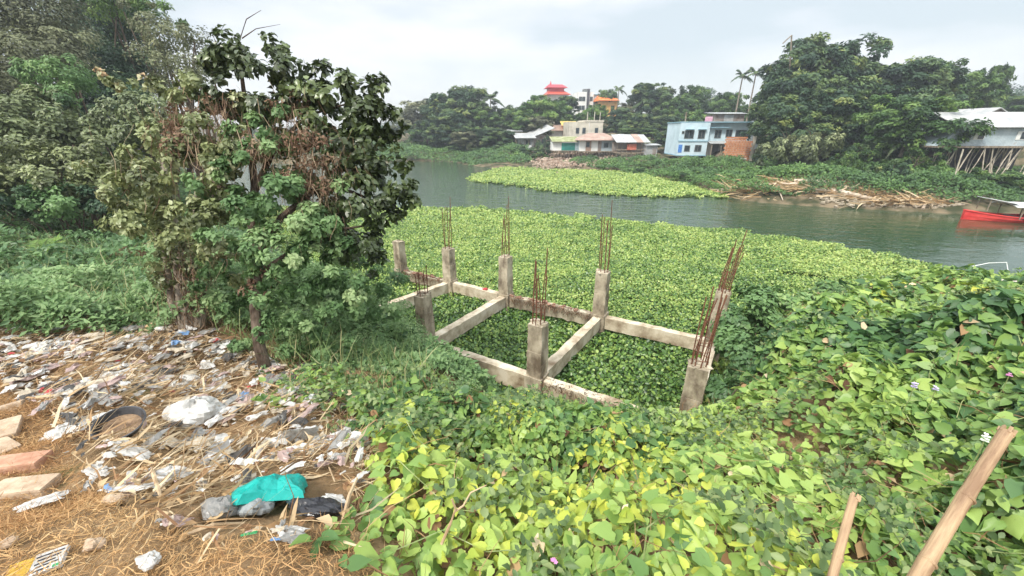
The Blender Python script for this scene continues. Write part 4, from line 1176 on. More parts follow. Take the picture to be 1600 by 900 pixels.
F_.part('teal_panel', MB().b2(-.75, 1.7, -.06, -.004, .12, 1.45), m_teal)
F_.part('blue_panel', MB().b2(1.72, 2.35, -.05, -.004, .12, 1.5), m_pblue)
F_.part('floor_deck', MB().b2(-F_.w/2, F_.w/2, -.25, 3.7, -.02, .097), m_wood)
F_.part('roof', roof_slab(-F_.w/2-.2, F_.w/2+.35, -.6, 3.9, 1.58, 2.35), m_moss)
F_.part('roof_edge', roof_slab(-.8, F_.w/2+.3, -.85, -.61, 1.42, 1.42), m_tinw)
stilts(F_, -F_.w/2+.2, F_.w/2-.2, 7, .1, -.03, 2.4)
Gh = Bld('riverside_shed', 962, 1010, 239, 72, 'open riverside shed under a patched tin roof with red cloth hanging', 'shed', R(3))
Gh.part('back_wall', MB().b2(-Gh.w/2, Gh.w/2, 2.5, 2.6, .1, 1.7), m_tinb)
Gh.part('deck', MB().b2(-Gh.w/2, Gh.w/2+.1, -.3, 2.6, -.05, .09), m_wood)
Gh.part('railing', MB().b2(-Gh.w/2, Gh.w/2, -.28, -.2, .45, .6), m_wood)
for k in range(7): x = -Gh.w/2 + .1 + k * (Gh.w-.2)/6; Gh.part('post', MB().tube([(x, -.15, -1.0), (x, -.15, 1.75)], .05, 5), m_wood)
for k in range(5):
    x0 = -Gh.w/2 - .3 + k * (Gh.w+.6)/5; Gh.part('roof_sheet', roof_slab(x0, x0 + (Gh.w+.6)/5 - .03, -.8, 3.0, 1.7, 2.9 + .05 * (k % 2)), [m_tinw, m_tin, m_tinw, m_roofbrown, m_tinw][k])
Gh.part('red_cloth', MB().b2(-.9, .7, -.35, -.29, .5, 1.45), m_redcloth)
Hs = Bld('tin_hut', 1008, 1026, 243, 71, 'tiny pale tin hut with flat roof right of the open shed', 'hut', R(2))
Hs.part('wall', MB().b2(-Hs.w/2, Hs.w/2, 0, 2, -.2, 1.6), m_tinw); Hs.part('roof', roof_slab(-Hs.w/2-.2, Hs.w/2+.5, -.4, 2.2, 1.63, 1.8), m_tin)
Hs.part('door', MB().b2(.2, .8, -.04, -.004, -.1, 1.3), m_tinb)

# --- long sloping tin roofs at the left
I_ = Bld('tin_roofed_house', 831, 862, 226, 84, 'grey house with long white tin roof sloping down to the left', 'house', R(10))
I_.part('wall', MB().b2(-I_.w/2, I_.w/2, 0, 5, -1.5, 1.7), m_tinb)
I_.part('roof', MB().add([(-I_.w/2-.6,-1.0,1.2),(I_.w/2+.3,-1.0,3.0),(I_.w/2+.3,5,3.7),(-I_.w/2-.6,5,1.9),(-I_.w/2-.6,-1.0,1.28),(I_.w/2+.3,-1.0,3.08),(I_.w/2+.3,5,3.78),(-I_.w/2-.6,5,1.98)], [(0,3,2,1),(4,5,6,7),(0,1,5,4),(1,2,6,5),(2,3,7,6),(3,0,4,7)]), m_tinw)
I_.window(.4, .2, .7, .8, 0)
J_ = Bld('tin_roofed_house', 806, 834, 230, 82, 'low pale tin roofed shelter at the left end of the far houses', 'shelter', R(6))
J_.part('wall', MB().b2(-J_.w/2+.5, J_.w/2, 0, 4, -1.4, 1.6), m_tin); J_.part('roof', roof_slab(-J_.w/2-.3, J_.w/2+.3, -1.4, 4.4, 1.65, 2.5), m_tinw)
J_.part('lower_wall', MB().b2(-J_.w/2+.2, J_.w/2-.6, -.9, -.004, -1.4, .35), m_wht)
J_.window(.6, .55, .8, .7, 0)
stilts(J_, -J_.w/2, J_.w/2-.2, 5, -.8, 1.6, 3.4)
J2 = Bld('shack', 796, 812, 220, 88, 'small grey shack with a flat tin roof half hidden by dark trees', 'shack', R(6))
J2.part('wall', MB().b2(-J2.w/2, J2.w/2, 0, 3, -2, 1.8), m_beige); J2.part('roof', roof_slab(-J2.w/2-.3, J2.w/2+.6, -.8, 3.3, 1.83, 2.1), m_tin); J2.window(.2, .5, .5, .7, 0)
K2 = Bld('tin_roofed_house', 862, 890, 214, 90, 'tin roofed house with a rusty veranda behind the mossy roof', 'house', R(4))
K2.part('wall', MB().b2(-K2.w/2, K2.w/2, 0, 4, -2, 1.2), m_wht); K2.part('roof', roof_slab(-K2.w/2-.3, K2.w/2+.3, -1, 4.4, 1.23, 2.4), m_roofbrown)
K2.part('veranda', MB().b2(.6, K2.w/2, -.8, -.004, -1.0, .8), m_bk)

# --- tall buildings on the hill
Rr = Bld('pagoda_building', 852, 888, 172, 150, 'white building topped by a two tiered crimson pavilion roof', 'building', R(8))
w_ = Rr.w
Rr.part('wall', MB().b2(-w_*.30, w_*.46, 0, 7, -5, 5.0), m_wht)
Rr.part('lower_roof', hip_roof(-w_*.48, w_*.54, -2, 9, 4.8, 1.7, w_*.20), m_redor)
Rr.part('upper_wall', MB().b2(-w_*.30, w_*.34, 1.6, 6, 5.2, 7.1), m_redroof)
Rr.part('upper_roof', hip_roof(-w_*.42, w_*.46, .4, 7.2, 7.1, 1.2, w_*.14), m_redroof)
Rr.part('finial', MB().tube([(-w_*.2, 3.8, 8.2), (-w_*.2, 3.8, 9.3)], [.35, .08], 6), m_redroof)
for x in (.2, 1.6, 3.0): Rr.window(x, 1.8, .8, 1.3, 0)
Wt = Bld('apartment_block', 900, 932, 192, 130, 'tall white apartment block with a dark vertical stair strip', 'building', R(6))
w_ = Wt.w
Wt.part('wall', MB().b2(-w_/2, w_*.28, 0, 7, -5, 8.4), m_wht); Wt.part('side_wing', MB().b2(w_*.28+.003, w_*.62, .8, 7, -5, 7.7), m_pblue)
Wt.part('stair_strip', MB().b2(-w_*.05, w_*.05, -.5, -.004, -2, 9.2), noisemat('dark_panel', (.04, .04, .05), (.09, .09, .10)))
Wt.part('roof_tank', MB().b2(-w_*.16, w_*.14, 1, 3, 8.4, 9.3), m_frame)
Wt.part('roof', MB().b2(w_*.24, w_*.66, .4, 7.3, 7.71, 7.9), m_pblue2)
for z in (-.9, 1.3, 3.6, 6.0):
    for x in (-w_*.36, -w_*.2, w_*.17): Wt.window(x, z, .8, 1.1, 0)
Oy = Bld('ochre_building', 935, 963, 178, 125, 'ochre building with a bright orange roof among the hill trees', 'building', R(4))
w_ = Oy.w
Oy.part('wall', MB().b2(-w_/2+.4, w_/2, 0, 7, -5, 3.5), m_yelwall); Oy.part('roof', hip_roof(-w_/2-.3, w_/2+.4, -1, 8, 3.5, 1.5, .6), m_orroof)
for x in (-1.2, 1.4): Oy.window(x, .8, .9, 1.3, 0)

# --- long tin house on bamboo stilts at the right
Lh = Bld('long_stilt_house', 1470, 1640, 229, 36, 'long bluish tin house raised on crossed bamboo stilts at the right', 'house', R(-3))
w_ = Lh.w
Lh.part('wall', MB().b2(-w_/2+1.0, w_/2, 0, 5, .05, 1.55), m_tinblue)
Lh.part('left_wall', MB().add([(-w_/2-.15,0,.05),(-w_/2+.99,0,.05),(-w_/2+.99,0,1.3),(-w_/2+.75,0,.9),(-w_/2-.15,4,.05),(-w_/2+.99,4,.05),(-w_/2+.99,4,1.3),(-w_/2+.75,4,.9)], [(0,1,2,3),(7,6,5,4),(0,3,7,4),(3,2,6,7),(0,4,5,1)]), m_tinblue)
Lh.part('roof', MB().add([(-w_/2+.8,-.45,1.5),(w_/2,-.45,1.5),(w_/2,2.6,2.75),(-w_/2+.8,2.6,2.75),(w_/2,5.6,1.5),(-w_/2+.8,5.6,1.5),(-w_/2+.8,-.45,1.56),(w_/2,-.45,1.56),(w_/2,2.6,2.81),(-w_/2+.8,2.6,2.81),(w_/2,5.6,1.56),(-w_/2+.8,5.6,1.56)], [(1,0,3,2),(2,3,5,4),(6,7,8,9),(9,8,10,11),(0,1,7,6),(5,11,10,4),(0,6,9,3),(3,9,11,5)]), m_tinw)
for x in (-w_/2+3.0, -w_/2+6.4):
    wf = MB().b2(x-.42, x+.42, -.05, -.004, .55, 1.2).build('window', m_wht, Lh.o); MB().b2(x-.1, x+.36, -.07, -.052, .6, 1.15).build('opening', m_glass, wf)
Lh.part('floor_deck', MB().b2(-w_/2-.3, w_/2, -.35, 5, -.1, .047), m_wood)
m_bam2 = noisemat('bamboo_stilt', (.32, .28, .22), (.60, .53, .42), scale=3, rough=.8)
mb = []
for k in range(38):
    x = -w_/2 + .2 + k * (w_-.4)/37 + random.uniform(-.15, .15)
    lean = random.choice([-.9, -.7, -.6, -.3, .1, .5]) + random.uniform(-.2, .2); yy = random.choice([-.2, .3, 1.0, 1.8])
    MB().tube([(x + lean, yy + random.uniform(-.3, .2), -2.4 + yy * .12), (x + lean * .45, yy, -1.2), (x, yy, -.1)], .042 * random.uniform(.75, 1.2), 6).build('stilt', m_bam2, Lh.o)
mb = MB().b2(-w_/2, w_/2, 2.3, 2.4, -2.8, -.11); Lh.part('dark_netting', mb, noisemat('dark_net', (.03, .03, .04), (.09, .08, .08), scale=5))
Sg = Bld('gabled_hut', 1530, 1575, 186, 44, 'small dark gabled hut rising behind the long tin house', 'hut', R(-3))
w_ = Sg.w
Sg.part('wall', MB().prism([(-w_/2, -1), (w_/2, -1), (w_/2, .15), (0, .95), (-w_/2, .15)], 0, 4), m_tinb)
Sg.part('roof', MB().prism([(-w_/2-.3, .06), (0, .99), (w_/2+.3, .06), (w_/2+.3, .14), (0, 1.09), (-w_/2-.3, .14)], -.3, 4.3), m_tinw)
Gx = Bld('garden_wall_shed', 118, 172, 186, 25, 'grey plastered shed wall glimpsed between the left hillside trees', 'shed', R(20))
Gx.part('wall', MB().b2(-Gx.w/2, Gx.w/2, 0, 2.5, -3, 1.0), noisemat('grey_plaster', (.20, .23, .27), (.30, .33, .37), rough=.9)); Gx.part('roof', roof_slab(-Gx.w/2-.2, Gx.w/2+.2, -.3, 2.8, 1.02, 1.3), m_tin)

# --- red boat
bo = G(1512, 343); m_red = noisemat('red_boat_paint', (.55, .03, .03), (.72, .07, .06), scale=1.5, rough=.45)
m_dk = noisemat('dark_boat_boards', (.06, .05, .05), (.14, .12, .11), scale=3, rough=.8, stretch=(.3, 1, 1))
m_can = noisemat('canopy_sheet', (.60, .62, .62), (.78, .79, .78), scale=1.5, rough=.6)
boat = empty('river_boat', (bo.x, bo.y, 0), R(-14), 'long red wooden boat with a pale canopy moored by the far bank', 'boat')
LB = 9.5; sec = []
for i in range(17):
    t_ = i / 16; x = t_ * LB
    hw = .95 * math.sin(min(1, t_ * 1.9 + .04) * math.pi / 2) ** .8 * (1 if t_ < .8 else 1 - (t_ - .8) * 1.2)
    top = .31 + .28 * max(0, 1 - t_ * 4) ** 1.6 + .12 * max(0, t_ - .75) * 3
    sec.append((x - .35 * max(0, 1 - t_ * 5), hw, top))
vs = []; fs = []; prof_n = 9
for x, hw, top in sec:
    pr = [(-1, 1), (-.97, .5), (-.80, .05), (-.45, -.18), (0, -.22), (.45, -.18), (.80, .05), (.97, .5), (1, 1)]
    for a, b_ in pr: vs.append((x, a * hw, b_ * top if b_ > 0 else b_))
for i in range(len(sec) - 1):
    for k in range(8): fs.append((i*9+k, (i+1)*9+k, (i+1)*9+k+1, i*9+k+1))
fs.append(tuple(range(9)))
fs.append(tuple(16*9 + k for k in range(8, -1, -1)))
MB().add(vs, fs).build('hull', m_red, boat)
for sgn in (-1, 1):
    MB().tube([(x, sgn * hw * 1.01, top + .015) for x, hw, top in sec], .045, 6).build('gunwale', m_red, boat)
MB().add([(x, s_ * hw * .93, top * .55) for x, hw, top in sec[1:] for s_ in (-1, 1)], [(2*i, 2*i+2, 2*i+3, 2*i+1) for i in range(15)]).build('deck', m_dk, boat)
for x in (2.2, 3.4, 4.6, 5.8, 7.0):
    MB().b2(x, x+.28, -.8, .8, .28, .33).build('bench', m_dk, boat)
    for s_ in (-1, 1): MB().tube([(x-.2, s_ * .82, .25), (x-.2, s_ * .84, 1.02)], .03, 6).build('canopy_post', m_wood, boat)
def arch(x0, x1, hw, z, rise, n=8, th=.04):
    vs = []; 
    for x in (x0, x1):
        for zz in (0, th):
            for k in range(n + 1):
                a = k / n * 2 - 1; vs.append((x, a * hw, z + rise * (1 - a * a) + zz))
    m_ = n + 1; fs = []
    for k in range(n):
        fs += [(k, k+1, 2*m_+k+1, 2*m_+k), (m_+k+1, m_+k, 3*m_+k, 3*m_+k+1), (k, m_+k, m_+k+1, k+1), (2*m_+k, 2*m_+k+1, 3*m_+k+1, 3*m_+k)]
    fs += [(0, 2*m_, 3*m_, m_), (n, m_+n, 3*m_+n, 2*m_+n)]
    return MB().add(vs, fs)
arch(1.5, 8.6, 1.0, 1.0, .16).build('canopy', m_can, boat)
MB().add([(.35,-.5,1.42),(1.75,-.9,1.16),(1.75,.9,1.16),(.35,.5,1.42),(.35,-.5,1.46),(1.75,-.9,1.20),(1.75,.9,1.20),(.35,.5,1.46)], [(0,3,2,1),(4,5,6,7),(0,1,5,4),(1,2,6,5),(2,3,7,6),(3,0,4,7)]).build('front_canopy', m_can, boat)
for s_ in (-1, 1): MB().tube([(.5, s_*.42, .66), (.5, s_*.42, 1.42)], .03, 6).build('front_post', m_wood, boat)

# pole with a board on the right bank
pq = G(1483, 298, .9); pz = max(hh(pq.x, pq.y), .3)
pb_ = empty('pole_sign', (pq.x, pq.y, pz - .2), 0, 'thin pole with a small tilted grey board on the right bank', 'sign post')
MB().tube([(0, 0, 0), (-.05, 0, 1.4), (-.18, 0, 3.0)], .05, 6).build('pole', m_bam2, pb_)
MB().box((.08, -.08, .5), (.75, .05, .7), m=Matrix.Rotation(R(18), 4, 'Y')).build('board', m_wood, pb_)
# white bent pipe and slab beyond the vines at right
pp = [at(1506, 428, 15.2), at(1520, 416, 15.3), at(1545, 411, 15.5), at(1573, 410, 15.8), at(1575, 424, 15.6), at(1579, 434, 15.4)]
tag(MB().tube(pp, .015, 6).build('bent_pipe', m_wht), 'thin white bent pipe standing over the water behind the vines', 'pipe')
sl = at(1560, 441, 14.0); tag(MB().box(sl, (2.6, .5, .16), rz=-.1, jit=.03).build('concrete_slab', noisemat('pinkish_slab', (.46, .38, .33), (.62, .54, .48), rough=.9)), 'pinkish concrete slab lying beyond the vines at right edge', 'slab')
# white sack among vines by the water
pw = at(1388, 473, 11.6); o = bundle(.75, .4, .3, 77).build('plastic_sack', PL['white']); o.location = pw; tag(o, 'whitish plastic sack caught in the vines by the water', 'sack')
pr_ = (cols['Fc'][0]*.35 + cols['E'][0]*.65, cols['Fc'][1]*.35 + cols['E'][1]*.65)
o = bundle(.16, .12, .07, 78, 8).build('cloth', PL['red']); o.location = (pr_[0], pr_[1], GZB + .0); tag(o, 'small red cloth on the far beam between two columns', 'cloth')
# ================================================================== TREES AND SHRUBS
m_bark = noisemat('bark', (.05, .035, .025), (.17, .13, .10), scale=7, rough=.95, bump=.8, stretch=(1, 1, .25), bscale=30, bdist=.02, spec=.1)
m_bark2 = noisemat('pale_bark', (.16, .13, .10), (.34, .29, .23), scale=5, rough=.95, bump=.5, stretch=(1, 1, .3), spec=.1)
LM = {
 'dark': leafmat('dark_tree_leaf', [(0, (.018, .044, .026)), (.4, (.050, .100, .046)), (.75, (.14, .21, .070)), (1, (.32, .35, .10))], rough=.5, trans=.2, spec=.3),
 'mid': leafmat('mid_tree_leaf', [(0, (.025, .06, .024)), (.4, (.07, .14, .04)), (.75, (.16, .26, .065)), (1, (.30, .38, .11))], rough=.5, trans=.25, spec=.3),
 'light': leafmat('light_tree_leaf', [(0, (.05, .11, .03)), (.4, (.11, .21, .045)), (.75, (.19, .31, .07)), (1, (.32, .42, .12))], rough=.5, trans=.3, spec=.3),
 'brown': leafmat('dusty_tree_leaf', [(0, (.06, .06, .045)), (.35, (.13, .14, .08)), (.65, (.23, .25, .13)), (1, (.40, .38, .22))], rough=.6, trans=.2, spec=.25),
 'glossy': leafmat('glossy_broad_leaf', [(0, (.035, .045, .02)), (.4, (.075, .105, .038)), (.75, (.17, .22, .07)), (.93, (.26, .28, .11)), (1, (.42, .34, .05))], rough=.33, trans=.14, spec=.5),
 'creep': leafmat('creeper_leaf', [(0, (.04, .085, .035)), (.4, (.10, .19, .07)), (.75, (.20, .33, .115)), (1, (.40, .50, .20))], rough=.42, trans=.3, spec=.35),
 'bank': leafmat('bank_leaf', [(0, (.03, .065, .03)), (.4, (.075, .15, .05)), (.75, (.16, .28, .07)), (1, (.34, .42, .14))], rough=.5, trans=.25, spec=.3),
 'feather': leafmat('feathery_leaf', [(0, (.07, .13, .05)), (.4, (.15, .26, .10)), (.75, (.27, .40, .17)), (1, (.44, .54, .27))], rough=.5, trans=.35, spec=.3),
 'olive': leafmat('olive_vine_leaf', [(0, (.07, .08, .04)), (.35, (.16, .19, .075)), (.65, (.29, .33, .14)), (.88, (.38, .40, .22)), (1, (.42, .28, .15))], rough=.4, trans=.2, spec=.4),
 'sage': leafmat('dusty_shrub_leaf', [(0, (.07, .09, .04)), (.4, (.17, .21, .09)), (.75, (.32, .36, .17)), (.95, (.48, .50, .32)), (1, (.60, .46, .16))], rough=.4, trans=.2, spec=.35),
 'deadl': leafmat('dead_creeper', [(0, (.10, .055, .04)), (.5, (.24, .15, .10)), (1, (.42, .33, .22))], rough=.8, trans=.15, spec=.15),
}
def limbs(h, rad, spread, n=6, seed=0, lean=(0, 0), wig=.06):
    rs = random.Random(seed); mb = MB()
    pts = [(lean[0]*h*t_**1.3 + rs.uniform(-wig, wig)*h*(t_ > 0), lean[1]*h*t_**1.3 + rs.uniform(-wig, wig)*h*(t_ > 0), h * t_) for t_ in (0, .15, .35, .55, .75, .92)]
    mb.tube(pts, [rad * 1.35, rad, rad * .82, rad * .62, rad * .4, rad * .18], 9)
    for k in range(n):
        i = rs.choice([1, 2, 2, 3, 3, 4]); p_ = Vector(pts[i]); a = k * 2.4 + rs.uniform(-.5, .5)
        d = Vector((math.cos(a), math.sin(a), rs.uniform(.5, 1.2))).normalized(); ln = spread * rs.uniform(.6, 1.0); r0 = rad * .45 * (1 - i * .1)
        q = [p_]; 
        for j in range(4):
            d = (d + Vector((rs.uniform(-.3, .3), rs.uniform(-.3, .3), rs.uniform(-.1, .25)))).normalized(); q.append(q[-1] + d * ln / 4)
        mb.tube(q, [r0, r0 * .75, r0 * .5, r0 * .3, r0 * .1], 6)
    return mb
def crown_blobs(h, rx, rz_, n, seed, base=.30):
    rs = random.Random(seed); bl = [(0, 0, h * (base + (1 - base) * .5), rx * .62, rx * .62, rz_ * .62, .42)]
    for k in range(n):
        a = k * 2.399 + rs.uniform(-.4, .4); u = rs.random(); el = rs.uniform(-.9, 1.0)
        r_ = rx * rs.uniform(.28, .46)
        bl.append((math.cos(a) * rx * .68 * (1 - .45 * max(0, el)), math.sin(a) * rx * .68 * (1 - .45 * max(0, el)), h * (base + (1 - base) * .5) + el * rz_ * .66, r_, r_, r_ * rs.uniform(.65, .95), rs.uniform(.28, .6)))
    return bl
def clamp_blobs(bl, zmin):
    return bl
# prototypes: (leaf colour, height, crown radius, crown half height, leaf size, density, template)
PROTO = {
 'dark':  dict(mat='dark',  h=10, rx=4.6, rz=4.2, leaf=.40, dens=20, n=34, tm='simple', seed=1),
 'dark2': dict(mat='dark',  h=12, rx=4.0, rz=5.2, leaf=.40, dens=20, n=34, tm='simple', seed=2),
 'mid':   dict(mat='mid',   h=10, rx=4.4, rz=4.2, leaf=.42, dens=17, n=30, tm='simple', seed=3),
 'mid2':  dict(mat='mid',   h=9,  rx=4.2, rz=3.6, leaf=.42, dens=14, n=28, tm='simple', seed=4),
 'light': dict(mat='light', h=8,  rx=3.6, rz=3.4, leaf=.38, dens=17, n=28, tm='simple', seed=5),
 'brown': dict(mat='brown', h=9,  rx=3.8, rz=3.8, leaf=.36, dens=14, n=28, tm='simple', seed=6),
 'bush':  dict(mat='mid',   h=3,  rx=2.2, rz=1.5, leaf=.22, dens=34, n=12, tm='simple', seed=7, base=.1),
 'dbush': dict(mat='dark',  h=3,  rx=2.3, rz=1.5, leaf=.22, dens=34, n=12, tm='simple', seed=8, base=.1),
 'sbush': dict(mat='sage',  h=3,  rx=2.2, rz=1.6, leaf=.22, dens=30, n=12, tm='broad', seed=9, base=.1),
}
made = {}; extent = {}
def mk(kind):
    q = PROTO[kind]
    name = 'shrub' if 'bush' in kind else 'tree'
    o = empty(name)
    limbs(q['h'] * .92, q['h'] * .026, q['rx'] * .9, 8, q['seed']).build('trunk', m_bark if q['mat'] != 'brown' else m_bark2, o)
    bl = crown_blobs(q['h'], q['rx'], q['rz'], q['n'], q['seed'], q.get('base', .28))
    lv = blob_leaves(bl, q['leaf'], q['dens'], clump=.30, fill=.12, tintvar=.75)
    scatter('crown', q['tm'], *lv, LM[q['mat']], o)
    extent[kind] = (float(np.percentile(np.abs(lv[0][:, :2]), 96)), float(np.percentile(lv[0][:, 2], 99.7)))
    return o
def tree(kind, px, py_top, Y, wpx, label, group=None, cat=None, sink=.5, py_base=None):
    """one tree standing at distance Y: its top and its width as seen from the path"""
    ztop = ZW(py_top, Y); X = XW(px, Y, ztop)
    zb = max(hh(X, Y), 0.1) - sink if py_base is None else ZW(py_base, Y)
    q = PROTO[kind]; fresh = kind not in made
    o = mk(kind) if fresh else copy_tree(made[kind])
    if fresh: made[kind] = o
    hgt = ztop - zb; wid = wpx / F * dep_(Y, (ztop + zb) / 2)
    top0 = q['h'] * (q.get('base', .28) + (1 - q.get('base', .28)) * .5) + q['rz'] * .92
    o.location = (X, Y, zb); o.rotation_euler = (0, 0, random.uniform(0, 6.28))
    ex = extent[kind]
    s_ = wid * 1.12 / (2 * ex[0])
    o.scale = (s_, s_, hgt / ex[1])
    return tag(o, label, cat or ('shrub' if 'bush' in kind else 'tree'), group)

# areca / coconut palms
def palm(px, py_top, py_base, Y, nf, ln, label, mat='dark', droop=.8, cat='palm', tilt=0.0, trunk=True):
    zt = ZW(py_top, Y); zb = ZW(py_base, Y); X = XW(px, Y, zt); o = empty('palm_tree', (X, Y, zb), 0, label, cat)
    h = zt - zb - ln * .45
    MB().tube([(tilt * h * t_ * t_, 0, h * t_) for t_ in (0, .25, .5, .75, 1)], [.16, .13, .12, .11, .09], 7).build('trunk', m_bark2, o)
    for k in range(nf):
        a = k * 2.399; el = .0 + 1.3 * ((k * .7549) % 1); n = 26; P = []; Nn = []; D = []; S = []
        dr = Vector((math.cos(a), math.sin(a), 0)); side = Vector((-math.sin(a), math.cos(a), 0)); pts = []
        for j in range(9):
            t_ = j / 8; r_ = ln * t_; pts.append(Vector((tilt*h, 0, h)) + dr * r_ * math.cos(el) * (1 - .15 * t_) + Vector((0, 0, r_ * math.sin(el) - droop * ln * t_ ** 2.2)))
        for j in range(n):
            t_ = .12 + .88 * j / n; i = min(int(t_ * 8), 7); f_ = t_ * 8 - i; p_ = pts[i].lerp(pts[i+1], f_); tan = (pts[i+1] - pts[i]).normalized()
            for sg in (-1, 1):
                P.append(p_); D.append(side * sg + tan * .7 - Vector((0, 0, .8))); Nn.append((side * sg - Vector((0, 0, .8))).cross(tan) * sg); S.append(ln * .24 * math.sin(math.pi * (.15 + .8 * t_)))
        fo = scatter('frond', 'narrow', np.array(P), np.array(Nn), np.array(D), np.array(S), np.full(len(P), .35 + .3 * random.random()), LM[mat], o, width=1.1)
        MB().tube(pts, [.03, .028, .025, .022, .018, .015, .012, .01, .006], 4).build('midrib', m_bark2, fo)
    return o

g_far = None
TR = [
 # far left group beyond the bend
 ('brown', 655, 157, 104, 60, 'dusty brown crowned tree at the left end of the far bank trees'), ('dark', 694, 158, 100, 62, 'dark tree between the dusty brown tree and the highest round crown'), ('dark', 722, 135, 98, 78, 'highest round dark crown in the left group across the river'),
 ('dark2', 640, 178, 112, 40, 'low bluish tree just right of the near vine covered tree'), ('mid2', 668, 190, 96, 46, 'greyish green tree low behind the grassy spit'), ('dark', 705, 180, 93, 60, 'dark broad tree above the grassy spit'),
 ('mid', 752, 172, 95, 52, 'green tree below the feathery palm across the bend'), ('dark2', 745, 200, 88, 44, 'dark drooping tree close to the water at the bend'), ('brown', 728, 205, 86, 36, 'rounded tan green bush like tree over the bend'), ('dark', 778, 200, 86, 46, 'dark tree left of the tin roofed shelter'),
 ('mid', 798, 166, 100, 44, 'medium green tree where the sky dips left of the pavilion'), ('light', 838, 150, 98, 62, 'bright green tree left below the crimson pavilion'), ('light', 866, 158, 100, 44, 'bright green tree right below the crimson pavilion'), ('mid', 826, 178, 92, 48, 'green tree directly behind the white sloping tin roof'),
 ('brown', 842, 182, 90, 36, 'bare looking brownish tree behind the sloping tin roof'), ('dark2', 886, 150, 104, 30, 'slim dark tree left of the white apartment block'), ('mid', 903, 176, 96, 30, 'small tree at the foot of the apartment block'), ('light', 932, 164, 100, 34, 'light green tree in front of the ochre building'),
 ('mid', 951, 140, 128, 26, 'green crown behind the orange roof'), ('dark', 975, 170, 95, 44, 'dark round tree below the ochre building'), ('brown', 985, 160, 102, 34, 'thin tan tree right of the orange roof'), ('dark2', 1020, 130, 100, 56, 'tall dark tree with a ragged crown left of the round hill'), ('dark', 1000, 178, 90, 40, 'dark tree behind the open riverside shed'),
 ('mid', 995, 200, 84, 50, 'low green tree right behind the open shed'), ('mid', 1060, 150, 96, 52, 'green tree behind the left end of the blue house'), ('mid2', 1090, 135, 100, 48, 'tallest green tree behind the blue house'), ('light', 1078, 172, 88, 46, 'light green leafy tree above the blue house parapet'), ('dark', 1035, 180, 86, 44, 'dark green tree left of the blue house'),
 ('dark2', 1042, 205, 76, 30, 'dark drooping tree touching the left wall of the blue house'), ('mid', 1118, 150, 100, 40, 'green tree under the bluish hill top'), ('mid2', 1148, 145, 92, 44, 'feathery green tree right under the twin palms'), ('mid', 1192, 168, 84, 26, 'green tree between the palms and the great overgrown tree'),
 # right mass
 ('dark', 1242, 118, 54, 78, 'dark overgrown tree on the left flank of the great clump'), ('dark2', 1268, 78, 58, 92, 'dark tree with yellowish top left of the clump summit'), ('dark', 1312, 54, 60, 112, 'highest dark dense tree of the great clump'), ('dark2', 1372, 104, 58, 84, 'dark rounded tree just right of the clump summit'),
 ('dark', 1425, 98, 56, 96, 'dark wide tree on the right shoulder of the great clump'), ('mid', 1466, 92, 60, 62, 'green tree with thin ragged top near the right shoulder'), ('brown', 1240, 165, 50, 54, 'dusty vine draped tree right of the dark corrugated shed'), ('dark', 1258, 150, 48, 84, 'shadowy tree hung with creepers in the middle of the clump'),
 ('dark2', 1312, 140, 48, 84, 'shadowy tree hung with roots under the clump summit'), ('light', 1372, 150, 46, 62, 'bright green small tree standing out before the dark clump'), ('mid2', 1452, 152, 40, 110, 'broad spreading olive green tree left of the long tin house'), ('mid', 1525, 112, 62, 64, 'leafy tree with sunlit top left of the long house roof'),
 ('mid2', 1562, 103, 70, 40, 'thin leaved tree with wispy top at upper right'), ('mid', 1590, 148, 80, 90, 'low green trees behind the long tin roof'), ('dark', 1500, 135, 70, 60, 'dark green tree behind the wispy one'), ('dark', 1405, 190, 42, 62, 'dark low tree above the banana clump'), ('mid', 1620, 165, 60, 80, 'green tree at the far right edge behind the roof'),
 ('dark', 1345, 185, 46, 50, 'dark shaded tree below the bright green small tree'), ('dark', 1238, 205, 47, 50, 'dark low tree behind the pale leaved shrubs'),
]
for k, px, pt, Y, wp, lab in TR:
    tree(k, px, pt, Y, wp, lab)
